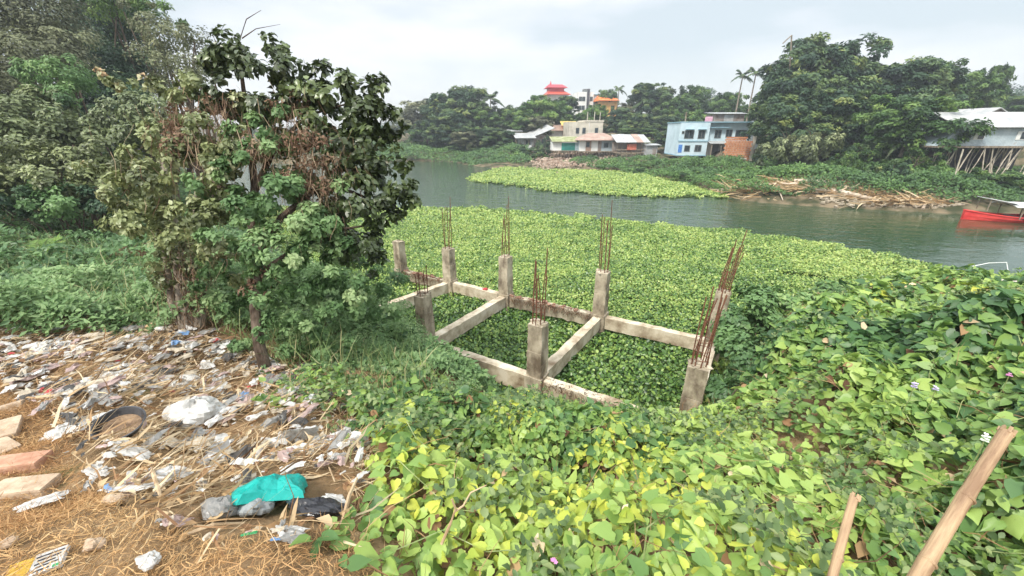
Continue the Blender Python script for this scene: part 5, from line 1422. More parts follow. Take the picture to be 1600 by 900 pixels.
BU = [
 ('sbush', 1232, 212, 43, 60, 'pale leaved shrub right of the brick wall'), ('sbush', 1275, 208, 42, 62, 'big pale leaved shrub under the great clump'), ('dbush', 1206, 222, 50, 36, 'dark shrub beside the brick wall'), ('bush', 1365, 218, 41, 60, 'olive shrub above the driftwood bank'),
 ('bush', 1440, 232, 36, 56, 'green shrub under the banana clump'), ('dbush', 1400, 250, 35, 48, 'dark shrub hanging over the bank right of the driftwood'), ('bush', 1505, 262, 33, 60, 'green shrub below the bamboo stilts'), ('bush', 1580, 268, 32, 70, 'green shrub behind the red boat canopy'),
 ('bush', 1330, 236, 38, 40, 'small green shrub behind the pile of branches'), ('dbush', 790, 222, 80, 34, 'dark shrub below the left tin shelter'), ('dbush', 820, 228, 78, 40, 'dark shrub hanging under the left shelter posts'), ('bush', 840, 236, 76, 34, 'green shrub left of the rubble slope'),
 ('dbush', 850, 212, 80, 26, 'dark shrub between shelter and mossy roofed house'), ('bush', 975, 246, 66, 34, 'green shrub under the open shed deck'), ('bush', 1035, 246, 62, 40, 'green shrub just left of the blue house stilts'), ('bush', 1100, 250, 55, 46, 'green shrub under the blue house awning'),
 ('dbush', 760, 226, 84, 36, 'dark shrub at the water left of the rubble'), ('dbush', 720, 222, 88, 40, 'dark shrub at the point of the bend'), ('bush', 690, 232, 92, 36, 'low shrub on the grassy spit'), ('sbush', 742, 214, 86, 30, 'tan shrub above the water at the bend'),
 ('sbush', 1000, 214, 80, 40, 'pale shrub behind the small tin hut'), ('dbush', 1186, 246, 52, 30, 'dark shrub at the foot of the brick post'),
 ('bush', 1075, 264, 46, 50, 'mounded green bush on the slope below the left half of the blue house'), ('bush', 1135, 268, 43, 54, 'mounded green bush on the slope below the brick wall'), ('dbush', 1205, 262, 39, 56, 'dark bush above the left end of the long fallen trunk'), ('bush', 1262, 258, 37, 50, 'bush between the pale leaved shrubs and the driftwood'), ('dbush', 1340, 262, 36, 50, 'dark bush at the top of the driftwood heap'),
 ('dbush', 1385, 278, 33, 46, 'low dark bush at the water edge left of the dark hanging shrub'), ('bush', 1425, 282, 32, 44, 'low green bush at the water edge under the palm'), ('dbush', 1455, 270, 33, 44, 'dark bush just left of the pole with the board'), ('bush', 1530, 284, 31, 44, 'low green bush on the bank behind the boat bow'), ('dbush', 1600, 286, 31, 60, 'dark bush on the bank behind the boat canopy'),
 ('bush', 1015, 256, 56, 50, 'grassy green mound above the far floating plants'),
]
for k, px, pt, Y, wp, lab in BU:
    tree(k, px, pt, Y, wp, lab)
palm(766, 140, 215, 97, 11, 4.2, 'feathery palm rising over the dark trees at the bend', droop=.5)
palm(1014, 138, 200, 99, 13, 4.6, 'palm with drooping fronds beside the ragged dark tree', droop=.6)
palm(968, 130, 190, 110, 8, 3.0, 'slim areca palm standing against the sky right of the orange roof', droop=.7)
palm(1163, 106, 200, 78, 12, 2.6, 'left one of the twin areca palms against the sky', droop=.5)
palm(1184, 102, 200, 79, 12, 2.6, 'right one of the twin areca palms against the sky', droop=.5)
palm(752, 190, 240, 90, 9, 4.0, 'low palm with wide fronds beneath the feathery palm', mat='mid')
palm(1420, 205, 245, 39, 10, 1.8, 'palm with grey green hanging fronds over the right bank', mat='dark', droop=.9)

# distant wooded hills
def hill(px0, px1, pyt, Y, label, nm='wooded_hill'):
    zt = ZW(pyt, Y); x0 = XW(px0, Y, zt); x1 = XW(px1, Y, zt); bl = []
    rs = random.Random(px0); n = max(6, int((x1 - x0) / 6))
    for k in range(n):
        t_ = (k + .5) / n; x = x0 + (x1 - x0) * t_; hz = zt * (math.sin(math.pi * (.12 + .76 * t_)) ** .6)
        for lv in range(3):
            r_ = rs.uniform(3.6, 6.0); bl.append((x + rs.uniform(-2, 2), Y + rs.uniform(-3, 3) - lv * 2, max(hz - r_ * .8 - lv * 5 + rs.uniform(-1, 1), 2), r_, r_, r_ * .8, rs.uniform(.25, .55)))
    lv = blob_leaves(bl, .75, 3.2, clump=.4)
    tag(scatter(nm, 'simple', *lv, LM['dark'], kind='stuff'), label)
hill(1100, 1146, 140, 170, 'far wooded hill top showing blue above the green trees')
hill(1555, 1680, 128, 130, 'far wooded hill at the upper right edge')
hill(560, 1000, 176, 165, 'far band of trees closing the horizon behind the bend')
hill(980, 1560, 160, 150, 'far band of trees closing the horizon behind the houses')
hill(380, 640, 196, 150, 'far low trees seen past the vine covered tree')

# bare poles and twigs over the great clump
for px, pt, pb__, lab in ((1237, 55, 95, 'bare pole with a bent arm sticking out above the great clump'),):
    a = AY(px, pb__, 58); b_ = AY(px, pt, 58); o = empty('bare_pole', a, 0, lab, 'pole'); b2q = b_ - a
    MB().tube([(0,0,-1), b2q], .09, 5).build('pole', m_bark2, o); MB().tube([b2q, b2q + Vector((-.9, 0, -.9))], .07, 5).build('arm', m_bark2, o)

# ------------------------------------------------------------------ growth covering the banks (nobody could count it)
def cover(name, poly, n, size, mat, tm, lo, hi, label, hs=.5, sc=.5, seed=0, tint=.45, thin=.0, minh=.12):
    xs = [q[0] for q in poly]; ys = [q[1] for q in poly]
    x = rng.uniform(min(xs), max(xs), n); y = rng.uniform(min(ys), max(ys), n)
    ok = inpoly(x, y, poly); h0 = H(x, y); ok &= h0 > minh
    if thin: ok &= fbm(x * sc * 2, y * sc * 2, seed + 9) > thin
    x = x[ok]; y = y[ok]; h0 = h0[ok]; k = len(x)
    hv = fbm(x * sc, y * sc, seed, 3)
    z = h0 + lo + (hi - lo) * np.clip((hv - .3) * 2.2, 0, 1) * (1 - .5 * rng.random(k) ** 2)
    Nn = np.stack([rng.normal(0, .6, k), rng.normal(-.35, .6, k), np.ones(k)], 1); D = rdirs(k, 0.0)
    v = tint + .5 * (fbm(x*sc*.7, y*sc*.7, seed+3, 2) - .5) + .4 * (fbm(x*sc*4, y*sc*4, seed+5, 2) - .5) + .3 * (rng.random(k) - .5)
    o = scatter(name, tm, np.stack([x, y, z], 1), Nn, D, size * rng.uniform(.6, 1.25, k), v, mat, kind='stuff')
    return tag(o, label)
BK = [tuple(G(*q)[:2]) for q in [(955, 270), (1010, 279), (1060, 292), (1125, 308), (1180, 315), (1300, 320), (1420, 326), (1500, 331), (1640, 338)]]
POLY_BK = BK + [(60, 34), (45, 42), (31, 48), (33, 54), (26, 57.5), (20, 63), (15, 66.5), (8, 66.5)]
cover('bank_creeper', POLY_BK, 190000, .26, LM['bank'], 'simple', .02, 1.25, 'green creepers rolling down the far bank below the houses', hs=.5, sc=.35, seed=101, tint=.46, minh=.03)
cover('bank_scrub', [(-50, 76), (-24, 77), (-12, 70), (3, 67), (3, 80), (4, 100), (-60, 110)], 110000, .40, LM['bank'], 'simple', .05, 1.1, 'low scrub on the far bank at the bend', sc=.25, seed=111, tint=.5, minh=.04)
LEFT = [(-2.2, 7.3), (-3.4, 9.2), (-4.6, 10.6), (-6.4, 12.8), (-9, 16), (-13.5, 22.5), (-20, 31), (-31, 42), (-60, 45), (-60, 8), (-20, 6), (-9.5, 4.2), (-7, 4.9), (-5.2, 5.9), (-3.7, 5.6), (-2.4, 4.9), (-1.5, 5.0), (-.6, 5.6), (0, 6.2)]
cover('ground_creeper', LEFT, 210000, .12, LM['creep'], 'simple', .03, .6, 'small leaved green creeper over the near left bank', sc=.9, seed=121, tint=.42)
cover('weeds', [(-9.5, 4.2), (-7, 4.9), (-5.2, 5.6), (-3.6, 5.6), (-2.6, 5.0), (-1.6, 4.9), (-.7, 5.5), (.1, 6.2), (-1.9, 7.4), (-3.2, 8.6), (-5, 10.4), (-9, 10), (-13, 9)], 90000, .11, LM['feather'], 'simple', .04, .75, 'feathery weeds between the rubbish and the frame', sc=1.2, seed=131, tint=.62)
cover('slope_undergrowth', [(-24, 8), (-9, 7), (-8, 12), (-11, 18), (-17, 26), (-28, 26)], 60000, .17, LM['creep'], 'simple', .03, .7, 'green undergrowth at the foot of the left hillside', sc=.6, seed=141, tint=.4)
# fluffy small-leaved bushes left of the frame
def world_blobs(lst):
    """(px, py, s, radius px, tint[, squash]) -> world blobs"""
    out_ = []
    for q in lst:
        p_ = at(q[0], q[1], q[2]); r_ = q[3] * q[2] / F; sq = q[5] if len(q) > 5 else .85
        out_.append((p_.x, p_.y, p_.z, r_, r_, r_ * sq, q[4]))
    return out_
def bush_px(lst, leaf, dens, mat, tm, label, seed=0, nm='shrub', cat='shrub', up=.6, stems=True):
    bl = world_blobs(lst); cx = sum(b_[0] for b_ in bl) / len(bl); cyy = sum(b_[1] for b_ in bl) / len(bl)
    zb = hh(cx, cyy); o = empty(nm, (cx, cyy, zb), 0, label, cat)
    bl2 = [(b_[0]-cx, b_[1]-cyy, b_[2]-zb) + b_[3:] for b_ in bl]
    lv = blob_leaves(bl2, leaf, dens, up=up)
    scatter('foliage', tm, *lv, LM[mat], o)
    if stems:
        mb = MB(); rs = random.Random(seed)
        for b_ in bl2:
            for k in range(2):
                e = Vector(b_[:3]) + Vector((rs.uniform(-.4, .4) * b_[3], rs.uniform(-.4, .4) * b_[3], rs.uniform(-.5, .0) * b_[5]))
                s_ = Vector((e.x * .35 + rs.uniform(-.2, .2), e.y * .35 + rs.uniform(-.2, .2), -.15)); m_ = (s_ + e) / 2 + Vector((rs.uniform(-.1, .1), rs.uniform(-.1, .1), .1)) * (e - s_).length
                th = max(.006, min((e - s_).length * .012, .07)); mb.tube([s_, m_, e], [th * 1.6, th, th * .4], 5)
        mb.build('stems', m_bark, o)
    return o
bush_px([(545, 500, 7.4, 44, .7), (600, 485, 7.9, 40, .7), (640, 530, 7.3, 40, .7), (690, 575, 6.8, 30, .75), (560, 545, 7.2, 52, .65), (610, 520, 7.8, 42, .5), (640, 570, 6.8, 48, .6), (520, 520, 7.2, 40, .5), (680, 590, 6.5, 34, .55), (590, 600, 6.2, 45, .55), (700, 600, 6.3, 30, .6), (730, 615, 6.1, 22, .6), (640, 620, 5.9, 34, .6), (580, 560, 6.6, 50, .55), (660, 545, 7.2, 34, .6)], .075, 520, 'feather', 'narrow', 'fluffy fine leaved bush spilling down to the concrete frame', 1)
bush_px([(470, 520, 6.2, 42, .7), (510, 560, 6.1, 40, .75), (470, 560, 6.2, 46, .6), (500, 600, 5.8, 36, .55), (445, 530, 6.6, 40, .5), (540, 630, 5.4, 34, .5), (460, 600, 5.6, 30, .55), (520, 575, 6, 40, .6)], .075, 480, 'feather', 'narrow', 'fine leaved green bush right of the leaning trunk', 2)
bush_px([(560, 470, 8.4, 44, .5), (600, 440, 9.2, 36, .45), (520, 440, 8.6, 50, .5), (560, 410, 9.5, 40, .45), (480, 480, 7.8, 44, .5), (560, 510, 7.8, 40, .55), (440, 470, 7.6, 36, .5)], .09, 260, 'creep', 'simple', 'green bush under the dark leaved boughs, left of the first beam', 3)

bush_px([(1185, 482, 8.8, 42, .6), (1235, 478, 9.0, 44, .65), (1290, 480, 9.2, 44, .6), (1150, 540, 7.9, 36, .55), (1160, 505, 8.6, 44, .5), (1175, 560, 7.6, 50, .4), (1150, 620, 6.6, 44, .45), (1210, 590, 7.0, 44, .5), (1190, 650, 6.2, 40, .5), (1230, 520, 8.2, 40, .5)], .09, 260, 'creep', 'heart', 'dark green leafy mound right beside the two right hand columns', 4)
# tall grass, green and dry, on the left
gp = [tuple(ground(*q)[:2]) for q in [(-150, 480), (-120, 390), (60, 385), (230, 420), (380, 470), (560, 560), (700, 620), (640, 660), (420, 575), (330, 510), (0, 515)]]
x, y = scatter_pts(gp, 15000); n = len(x)
o = fibres('tall_grass', np.stack([x, y, H(x, y) + .02], 1), np.stack([rng.normal(0, .4, n), rng.normal(0, .4, n), np.ones(n)], 1), rng.uniform(.25, .85, n), rng.uniform(.006, .018, n), rng.random(n), leafmat('grass_blade', [(0, (.07, .13, .04)), (.5, (.20, .30, .10)), (.8, (.36, .38, .17)), (1, (.56, .48, .28))], rough=.5, trans=.3), curl=.45, kind='stuff')
tag(o, 'tall grass, part green and part dry, behind the rubbish and under the trees')
# ------------------------------------------------------------------ the vine covered tree in the middle ground
base1 = ground(417, 584); tr1 = empty('vine_covered_tree', base1, 0, 'near tree with dark broad leaves leaning over the bank, draped in vines', 'tree')
def toloc(q, o_): return Vector(q) - Vector(o_.location)
TK = [(417, 588, None), (405, 540, 5.35), (398, 480, 5.4), (402, 420, 5.45), (395, 360, 5.5), (398, 290, 5.6), (388, 200, 5.7), (378, 120, 5.8)]
s0 = (base1 - Vector((0, 0, CAMZ))).length / ray(417, 584).length
pts = [toloc(base1 - Vector((0, 0, .15)), tr1)] + [toloc(at(a, b_, s_ - 5.35 + s0), tr1) for a, b_, s_ in TK[1:]]
mb = MB().tube(pts, [.085, .07, .062, .07, .06, .05, .04, .025], 12)
BR_ = [[(400, 400, 5.45), (440, 340, 5.5), (500, 290, 5.7), (560, 250, 5.9), (600, 220, 6.0)], [(398, 360, 5.5), (350, 300, 5.5), (300, 240, 5.5), (255, 210, 5.5)], [(397, 300, 5.6), (430, 230, 5.7), (480, 180, 5.8), (550, 160, 5.9)],
       [(500, 290, 5.7), (550, 300, 5.8), (600, 320, 5.9)], [(402, 430, 5.45), (460, 390, 5.5), (520, 360, 5.7), (590, 350, 5.9)], [(395, 250, 5.6), (350, 180, 5.7), (330, 110, 5.8)], [(378, 130, 5.8), (372, 70, 5.9), (385, 30, 5.9), (408, 16, 5.9)], [(378, 60, 5.9), (400, 45, 5.9), (438, 38, 5.9)], [(330, 120, 5.8), (340, 70, 5.8), (332, 55, 5.8)], [(480, 180, 5.8), (495, 110, 5.9), (515, 92, 5.9)]]
for j, br in enumerate(BR_):
    r0 = [.06, .05, .05, .04, .045, .035, .014, .009, .012, .010][j]; q = [toloc(at(a, b_, s_ - 5.35 + s0), tr1) for a, b_, s_ in br]
    mb.tube(q, [r0 * (1 - .8 * i / (len(q) - 1)) for i in range(len(q))], 7)
mb.build('trunk', m_bark, tr1)
ds = s0 - 5.35
def off(lst): return [(a, b_, s_ + ds, *rest) for a, b_, s_, *rest in lst]
def part_leaves(lst, leaf, dens, mat, tm, parent, name='crown', **kw):
    bl = [(b_[0]-parent.location.x, b_[1]-parent.location.y, b_[2]-parent.location.z) + b_[3:] for b_ in world_blobs(off(lst))]
    lv = blob_leaves(bl, leaf, dens, **kw); return scatter(name, tm, *lv, LM[mat], parent)
BROAD = [(440, 215, 5.75, 34, .45), (480, 225, 5.8, 30, .45), (455, 270, 5.8, 34, .45), (500, 270, 5.85, 34, .4), (520, 375, 5.9, 34, .4), (625, 290, 5.95, 26, .35), (632, 302, 6.0, 16, .35), (610, 320, 5.9, 26, .35), (365, 165, 5.6, 34, .35), (410, 175, 5.6, 34, .35), (330, 150, 5.7, 30, .4), (445, 165, 5.7, 32, .4), (470, 112, 5.8, 28, .4), (500, 128, 5.8, 28, .4), (540, 140, 5.85, 26, .4), (360, 75, 5.8, 26, .4), (560, 180, 5.9, 36, .35), (490, 185, 5.7, 34, .35), (530, 260, 5.7, 34, .35), (600, 260, 5.9, 30, .35), (560, 300, 5.8, 40, .3), (340, 100, 5.8, 38, .4), (385, 82, 5.8, 40, .35), (425, 76, 5.9, 22, .4), (400, 130, 5.6, 46, .3), (355, 140, 5.6, 30, .35), (445, 125, 5.7, 40, .4), (480, 150, 5.7, 36, .5), (520, 158, 5.8, 34, .45), (560, 150, 5.9, 40, .4), (590, 142, 6.0, 22, .4),
         (575, 195, 5.8, 48, .35), (545, 225, 5.7, 44, .3), (600, 225, 5.9, 36, .35), (625, 260, 6.0, 20, .4), (580, 262, 5.8, 36, .3), (640, 312, 6.0, 18, .4), (600, 300, 5.9, 34, .35), (560, 330, 5.8, 40, .35), (600, 350, 5.9, 28, .35), (520, 330, 5.7, 30, .4), (560, 385, 5.9, 36, .3), (590, 410, 6.1, 26, .3), (515, 205, 5.7, 36, .4), (615, 190, 6.0, 22, .35)]
part_leaves(BROAD, .105, 200, 'glossy', 'broad', tr1, up=.35, droop=.55, clump=.34, fill=.35, tintvar=.3)
LEFTB = [(390, 175, 5.7, 34, .5), (410, 250, 5.7, 36, .5), (350, 250, 5.6, 36, .5), (385, 310, 5.6, 36, .5), (350, 420, 5.8, 34, .5), (210, 330, 5.5, 40, .5), (320, 260, 5.4, 44, .5), (370, 220, 5.4, 36, .5), (300, 130, 5.8, 30, .5), (160, 270, 5.8, 30, .55), (270, 370, 5.5, 36, .5), (330, 380, 5.4, 36, .5), (300, 175, 5.7, 44, .45), (330, 210, 5.6, 44, .45), (270, 210, 5.6, 40, .5), (235, 235, 5.6, 44, .5), (290, 260, 5.5, 50, .5), (235, 290, 5.4, 46, .5), (190, 250, 5.7, 34, .5), (180, 300, 5.6, 30, .55), (250, 340, 5.4, 40, .45), (300, 330, 5.3, 46, .42), (350, 290, 5.4, 46, .5), (340, 340, 5.3, 38, .4), (190, 130, 5.8, 22, .6), (170, 118, 5.8, 14, .7), (230, 135, 5.7, 18, .6), (265, 140, 5.7, 22, .5)]
part_leaves(LEFTB, .078, 250, 'olive', 'broad', tr1, up=.4, droop=.4, clump=.3, fill=.3, tintvar=.7)
cv = empty('climbing_vine', tr1.location, 0, 'bright green climbing vine draped over the middle of the near tree', 'vine')
CR = [(408, 470, 5.25, 20, .5), (412, 520, 5.3, 16, .45), (395, 430, 5.2, 26, .5), (440, 560, 5.5, 34, .6), (470, 590, 5.5, 30, .6), (380, 540, 5.9, 24, .5), (350, 480, 6.2, 36, .5), (340, 440, 5.9, 34, .5), (470, 520, 5.7, 40, .6), (520, 540, 5.9, 40, .6), (380, 320, 5.15, 40, .6), (600, 470, 6.6, 34, .55), (450, 400, 5.1, 46, .6), (430, 300, 5.2, 46, .55), (400, 340, 5.1, 44, .6), (460, 350, 5.2, 48, .6), (420, 390, 5.1, 46, .55), (490, 400, 5.3, 46, .6), (450, 440, 5.2, 40, .5), (380, 260, 5.2, 40, .6), (430, 245, 5.4, 36, .45), (390, 200, 5.4, 34, .5), (430, 190, 5.5, 34, .5), (520, 440, 5.5, 40, .5), (490, 470, 5.4, 36, .5), (350, 380, 5.2, 34, .5), (460, 300, 5.4, 40, .5), (540, 395, 5.6, 36, .45), (330, 420, 5.4, 30, .5), (560, 450, 5.9, 44, .55), (530, 490, 5.8, 44, .6), (450, 500, 5.5, 34, .5), (500, 350, 5.5, 46, .5), (530, 310, 5.6, 40, .45), (355, 235, 5.3, 32, .55), (300, 290, 5.2, 24, .6)]
part_leaves(CR, .07, 400, 'feather', 'broad', cv, name='foliage', up=.5, clump=.27, tintvar=.7, fill=.2)
dv = empty('dry_creeper', tr1.location, 0, 'dead brown creeper hanging in curtains from the near tree', 'vine')
DR = [(460, 215, 5.45, 38, .5), (490, 240, 5.5, 36, .5), (480, 280, 5.5, 32, .5), (450, 170, 5.5, 28, .5), (300, 215, 5.4, 34, .5), (400, 230, 5.3, 26, .6), (500, 300, 5.6, 26, .5), (345, 165, 5.5, 26, .5), (280, 180, 5.5, 30, .5), (395, 460, 5.3, 22, .4), (405, 420, 5.3, 20, .4)]
part_leaves(DR, .06, 240, 'deadl', 'simple', dv, name='dead_leaves', up=.1, clump=.4)
P = []; Ln = []
for (a, b_, s_, r_, tt) in DR[:9] + [(260, 250, 5.4, 60, .5), (520, 260, 5.6, 40, .5), (430, 330, 5.3, 60, .4), (300, 390, 5.5, 40, .4)]:
    for k in range(120):
        P.append(toloc(at(a + random.gauss(0, r_ * .7), b_ + random.gauss(0, r_ * .7), s_ + ds + random.uniform(-.35, .25)), dv)); Ln.append(random.uniform(.12, .45))
P = np.array([tuple(q) for q in P]); n = len(P)
fibres('hanging_stems', P, np.stack([rng.normal(0, .35, n), rng.normal(0, .35, n), -np.ones(n)], 1), np.array(Ln), rng.uniform(.003, .008, n), rng.random(n), LM['deadl'], curl=.35, parent=dv, kind='stuff')

base2 = ground(298, 522); tr2 = empty('vine_covered_tree', base2, 0, 'smaller vine choked tree with a thick stump, left of the leaning one', 'tree')
s02 = (base2 - Vector((0, 0, CAMZ))).length / ray(298, 522).length; ds = s02 - 6.0
mb = MB()
for j, (q, r_) in enumerate([([(298, 530), (290, 490), (284, 440), (275, 380), (265, 300), (250, 240)], .11), ([(300, 528), (318, 480), (305, 430), (300, 360), (310, 280)], .08), ([(290, 520), (268, 470), (262, 420), (240, 340)], .06)]):
    pts = [toloc(at(a, b_, s02 + .05 * k), tr2) for k, (a, b_) in enumerate(q)]; pts[0] = pts[0] - Vector((0, 0, .15))
    mb.tube(pts, [r_ * (1.2 - .85 * i / (len(q) - 1)) for i in range(len(q))], 10)
mb.build('trunk', m_bark2, tr2)
LB2 = [(262, 350, 6.0, 34, .42), (290, 385, 5.9, 34, .4), (250, 395, 6.0, 30, .42), (275, 430, 6.0, 28, .38), (310, 420, 5.9, 26, .4), (240, 320, 6.1, 36, .5), (215, 350, 6.2, 32, .5), (310, 350, 5.9, 32, .4), (255, 440, 6.0, 18, .4), (210, 300, 6.3, 32, .5), (300, 455, 6.0, 18, .3)]
part_leaves(LB2, .085, 230, 'olive', 'broad', tr2, up=.1, droop=.9, clump=.42, fill=.35)
fibn = 700; P = np.array([tuple(toloc(at(290 + random.gauss(0, 22), random.uniform(410, 515), s02 - .1 + random.uniform(-.1, .15)), tr2)) for _ in range(fibn)])
fibres('dead_roots', P, np.stack([rng.normal(0, .3, fibn), rng.normal(0, .3, fibn), -np.ones(fibn)], 1), rng.uniform(.08, .3, fibn), rng.uniform(.004, .01, fibn), rng.random(fibn), m_root, curl=.4, parent=tr2, kind='stuff')

# ------------------------------------------------------------------ left hillside
HL = [
 ('tree', [(30, 40, 19, 75, .35), (70, 95, 18, 62, .45), (15, 130, 17, 70, .4), (60, 20, 20, 60, .35), (95, 60, 19, 40, .5), (-50, 60, 18, 90, .4), (-40, 170, 17, 80, .4)], .17, 85, 'brown', 'simple', 'big dusty brown vine draped tree filling the top left corner'),
 ('tree', [(135, 60, 25, 60, .35), (180, 80, 25, 60, .3), (160, 20, 26, 46, .4), (210, 40, 26, 50, .4), (140, 120, 24, 55, .3), (220, 110, 24, 46, .35), (190, 140, 23, 50, .3), (120, 15, 25, 30, .4)], .20, 70, 'dark', 'simple', 'dark blue green tree rising behind the brown one at top left'),
 ('tree', [(250, 60, 20, 46, .55), (285, 80, 20, 44, .5), (310, 110, 19, 38, .55), (240, 110, 20, 44, .45), (275, 130, 19, 46, .45), (225, 25, 21, 30, .6), (300, 60, 20, 24, .6)], .15, 50, 'brown', 'simple', 'airy olive tree with sky showing through left of the vine covered tree'),
 ('tree', [(185, 5, 23, 40, .65), (215, 20, 23, 30, .6), (270, 25, 23, 24, .6), (160, -10, 23, 30, .6), (100, -20, 24, 50, .5)], .18, 60, 'mid', 'simple', 'green tree top at the upper edge left of centre'),
 ('tree', [(90, 115, 15.5, 42, .6), (115, 140, 15.5, 30, .6), (60, 130, 15.5, 30, .55), (95, 165, 15, 26, .5)], .13, 130, 'creep', 'simple', 'lighter green bushy tree in front of the brown hillside tree'),
 ('shrub', [(40, 190, 14, 46, .45), (90, 210, 14, 48, .4), (20, 230, 13, 50, .45), (135, 215, 14.5, 42, .4), (70, 160, 15, 30, .4), (-40, 200, 13, 60, .45), (-60, 280, 12, 70, .45)], .14, 130, 'sage', 'broad', 'greyish broad leaved thicket at left below the brown tree'),
 ('shrub', [(55, 255, 12.5, 50, .4), (110, 260, 12.5, 46, .42), (160, 250, 13, 44, .4), (20, 290, 12, 46, .42), (90, 295, 12, 40, .38), (150, 285, 12.5, 36, .4)], .12, 170, 'olive', 'broad', 'grey green broad leaved thicket at left above the creeper slope'),
 ('shrub', [(200, 185, 15, 44, .35), (240, 180, 15, 40, .35), (175, 215, 15, 36, .35), (220, 215, 14.5, 40, .35), (255, 215, 14, 36, .35)], .14, 130, 'sage', 'broad', 'dark olive thicket under the grey shed wall'),
 ('shrub', [(85, 320, 11.5, 34, .5), (60, 310, 11.5, 30, .45), (110, 305, 11.8, 24, .5)], .12, 120, 'creep', 'broad', 'green bush at the foot of the left thicket'),
 ('shrub', [(20, 320, 11.2, 34, .35), (-30, 330, 11, 50, .35), (140, 318, 12, 30, .35), (180, 320, 12.2, 34, .35), (215, 310, 12.2, 30, .3)], .12, 130, 'dark', 'broad', 'dark undergrowth along the foot of the left thicket'),
 ('tree', [(150, 170, 19, 40, .3), (110, 185, 18, 36, .35), (200, 160, 19, 40, .3)], .18, 70, 'dark', 'simple', 'dark low tree round the grey shed wall'),
]
for i, (nm, lst, leaf, dens, mat, tm, lab) in enumerate(HL):
    o = bush_px(lst, leaf, dens, mat, tm, lab, i, nm=nm, cat=nm)
    for ch in list(o.children):
        if nm == 'tree' and ch.name.startswith('stems'): ch.name = 'trunk'
        if nm == 'tree' and ch.name.startswith('foliage'): ch.name = 'crown'
# behind the hill: close the gaps down to the ground
hill(-700, 210, 60, 60, 'wooded slope behind the left hillside trees')
# pale big leaves hanging singly
# fern fronds, banana leaves and grass clumps at left
def fronds(px, py, s_, n, ln, label, name='fern', mat='creep', spread=1.0, cat='fern', lw=.26, droop=.5, tint=.6, az0=None, el0=.5):
    b_ = at(px, py, s_); b_.z = max(hh(b_.x, b_.y), 0) + .1; o = empty(name, b_, 0, label, cat)
    for k in range(n):
        a = (k * 2.399) if az0 is None else az0 + random.uniform(-.9, .9); el = el0 + random.uniform(-.25, .45); L_ = ln * random.uniform(.7, 1.1); dr = Vector((math.cos(a), math.sin(a), 0)); side = Vector((-math.sin(a), math.cos(a), 0))
        pts = [dr * L_ * t_ * math.cos(el) + Vector((0, 0, L_ * t_ * math.sin(el) - droop * L_ * t_ ** 2)) for t_ in [j / 8 for j in range(9)]]
        P = []; Nn = []; D = []; S = []
        for j in range(22):
            t_ = .1 + .9 * j / 22; i = min(int(t_*8), 7); p_ = pts[i].lerp(pts[i+1], t_*8 - i); tan = (pts[i+1]-pts[i]).normalized()
            for sg in (-1, 1):
                P.append(p_); D.append(side*sg*1.0 + tan*.7 - Vector((0,0,.35))); Nn.append((side*sg - Vector((0,0,.35))).cross(tan) * sg); S.append(L_*lw*.9*math.sin(math.pi*(.12+.85*t_)))
        fo = scatter('frond', 'narrow', np.array(P), np.array(Nn), np.array(D), np.array(S), np.full(len(P), tint - .15 + random.uniform(-.15, .15)), LM[mat], o, width=.6)
        MB().tube(pts, [.008*(1-.09*q) for q in range(9)], 4).build('midrib', m_stem, fo)
    return o
fronds(150, 470, 8.0, 8, 1.5, 'arching palm fronds lying over the weeds at left', mat='creep', az0=-1.0, el0=.35, tint=.7)
fronds(60, 395, 9.6, 7, 1.3, 'yellowish fronds standing in the creeper at far left', mat='light', az0=1.4, el0=.8, tint=.9)
fronds(185, 455, 8.6, 9, 1.1, 'fern like fronds right of the arching palm fronds', mat='mid', tint=.6)
fronds(20, 500, 6.8, 7, 1.1, 'green fronds at the left edge above the rubbish', mat='creep', tint=.7)
fronds(235, 490, 7.4, 9, .9, 'low ferns left of the thick stump', mat='mid', tint=.7)
fronds(110, 510, 6.9, 8, .8, 'small ferns behind the rubbish heap', mat='creep', tint=.75)
def big_leaves(px, py, s_, n, ln, w_, label, name='banana_plant', mat='light', h=.3, zadd=0.0, tint=.4):
    b_ = at(px, py, s_); g_ = max(hh(b_.x, b_.y), 0); o = empty(name, (b_.x, b_.y, g_), 0, label, 'plant'); top = b_.z - g_ + zadd
    MB().tube([(0, 0, -.1), (0, 0, max(top, .2))], [.09, .05], 7).build('stem', m_stem, o)
    for k in range(n):
        a = k * 2.399; el = .3 + .8 * ((k * .7549) % 1); dr = Vector((math.cos(a), math.sin(a), 0)); side = Vector((-math.sin(a), math.cos(a), 0)); m_ = 10; vs = []; fs = []
        for j in range(m_ + 1):
            t_ = j / m_; c_ = Vector((0, 0, max(top, .2))) + dr * ln * t_ * math.cos(el) + Vector((0, 0, ln * t_ * math.sin(el) - .75 * ln * t_ ** 2)); ww = w_ * max(.08, math.sin(math.pi * min(1, t_ * .86 + .12)) ** .7)
            for q in (-1, -.45, 0, .45, 1): vs.append(c_ + side * ww * q + Vector((0, 0, -abs(q) * ww * .35 + .01 * math.sin(j * 2.1 + q * 3))))
        for j in range(m_):
            for q in range(4): fs.append((j*5+q, j*5+q+1, (j+1)*5+q+1, (j+1)*5+q))
        ob = MB().add(vs, fs).build('leaf', m_banana, o)
m_banana = noisemat('banana_leaf', (.10, .17, .05), (.26, .34, .13), scale=4, rough=.5, trans=.3)
big_leaves(50, 450, 8.4, 6, .9, .16, 'broad leaved plant among the weeds at left edge', zadd=.1)
big_leaves(1440, 240, 38, 8, 2.2, .38, 'banana plant with pale drooping leaves on the right bank')
big_leaves(1432, 222, 40, 7, 2.2, .36, 'taller banana plant behind the pale leaved one')
big_leaves(1040, 222, 78, 7, 2.8, .42, 'banana plant left of the blue house')

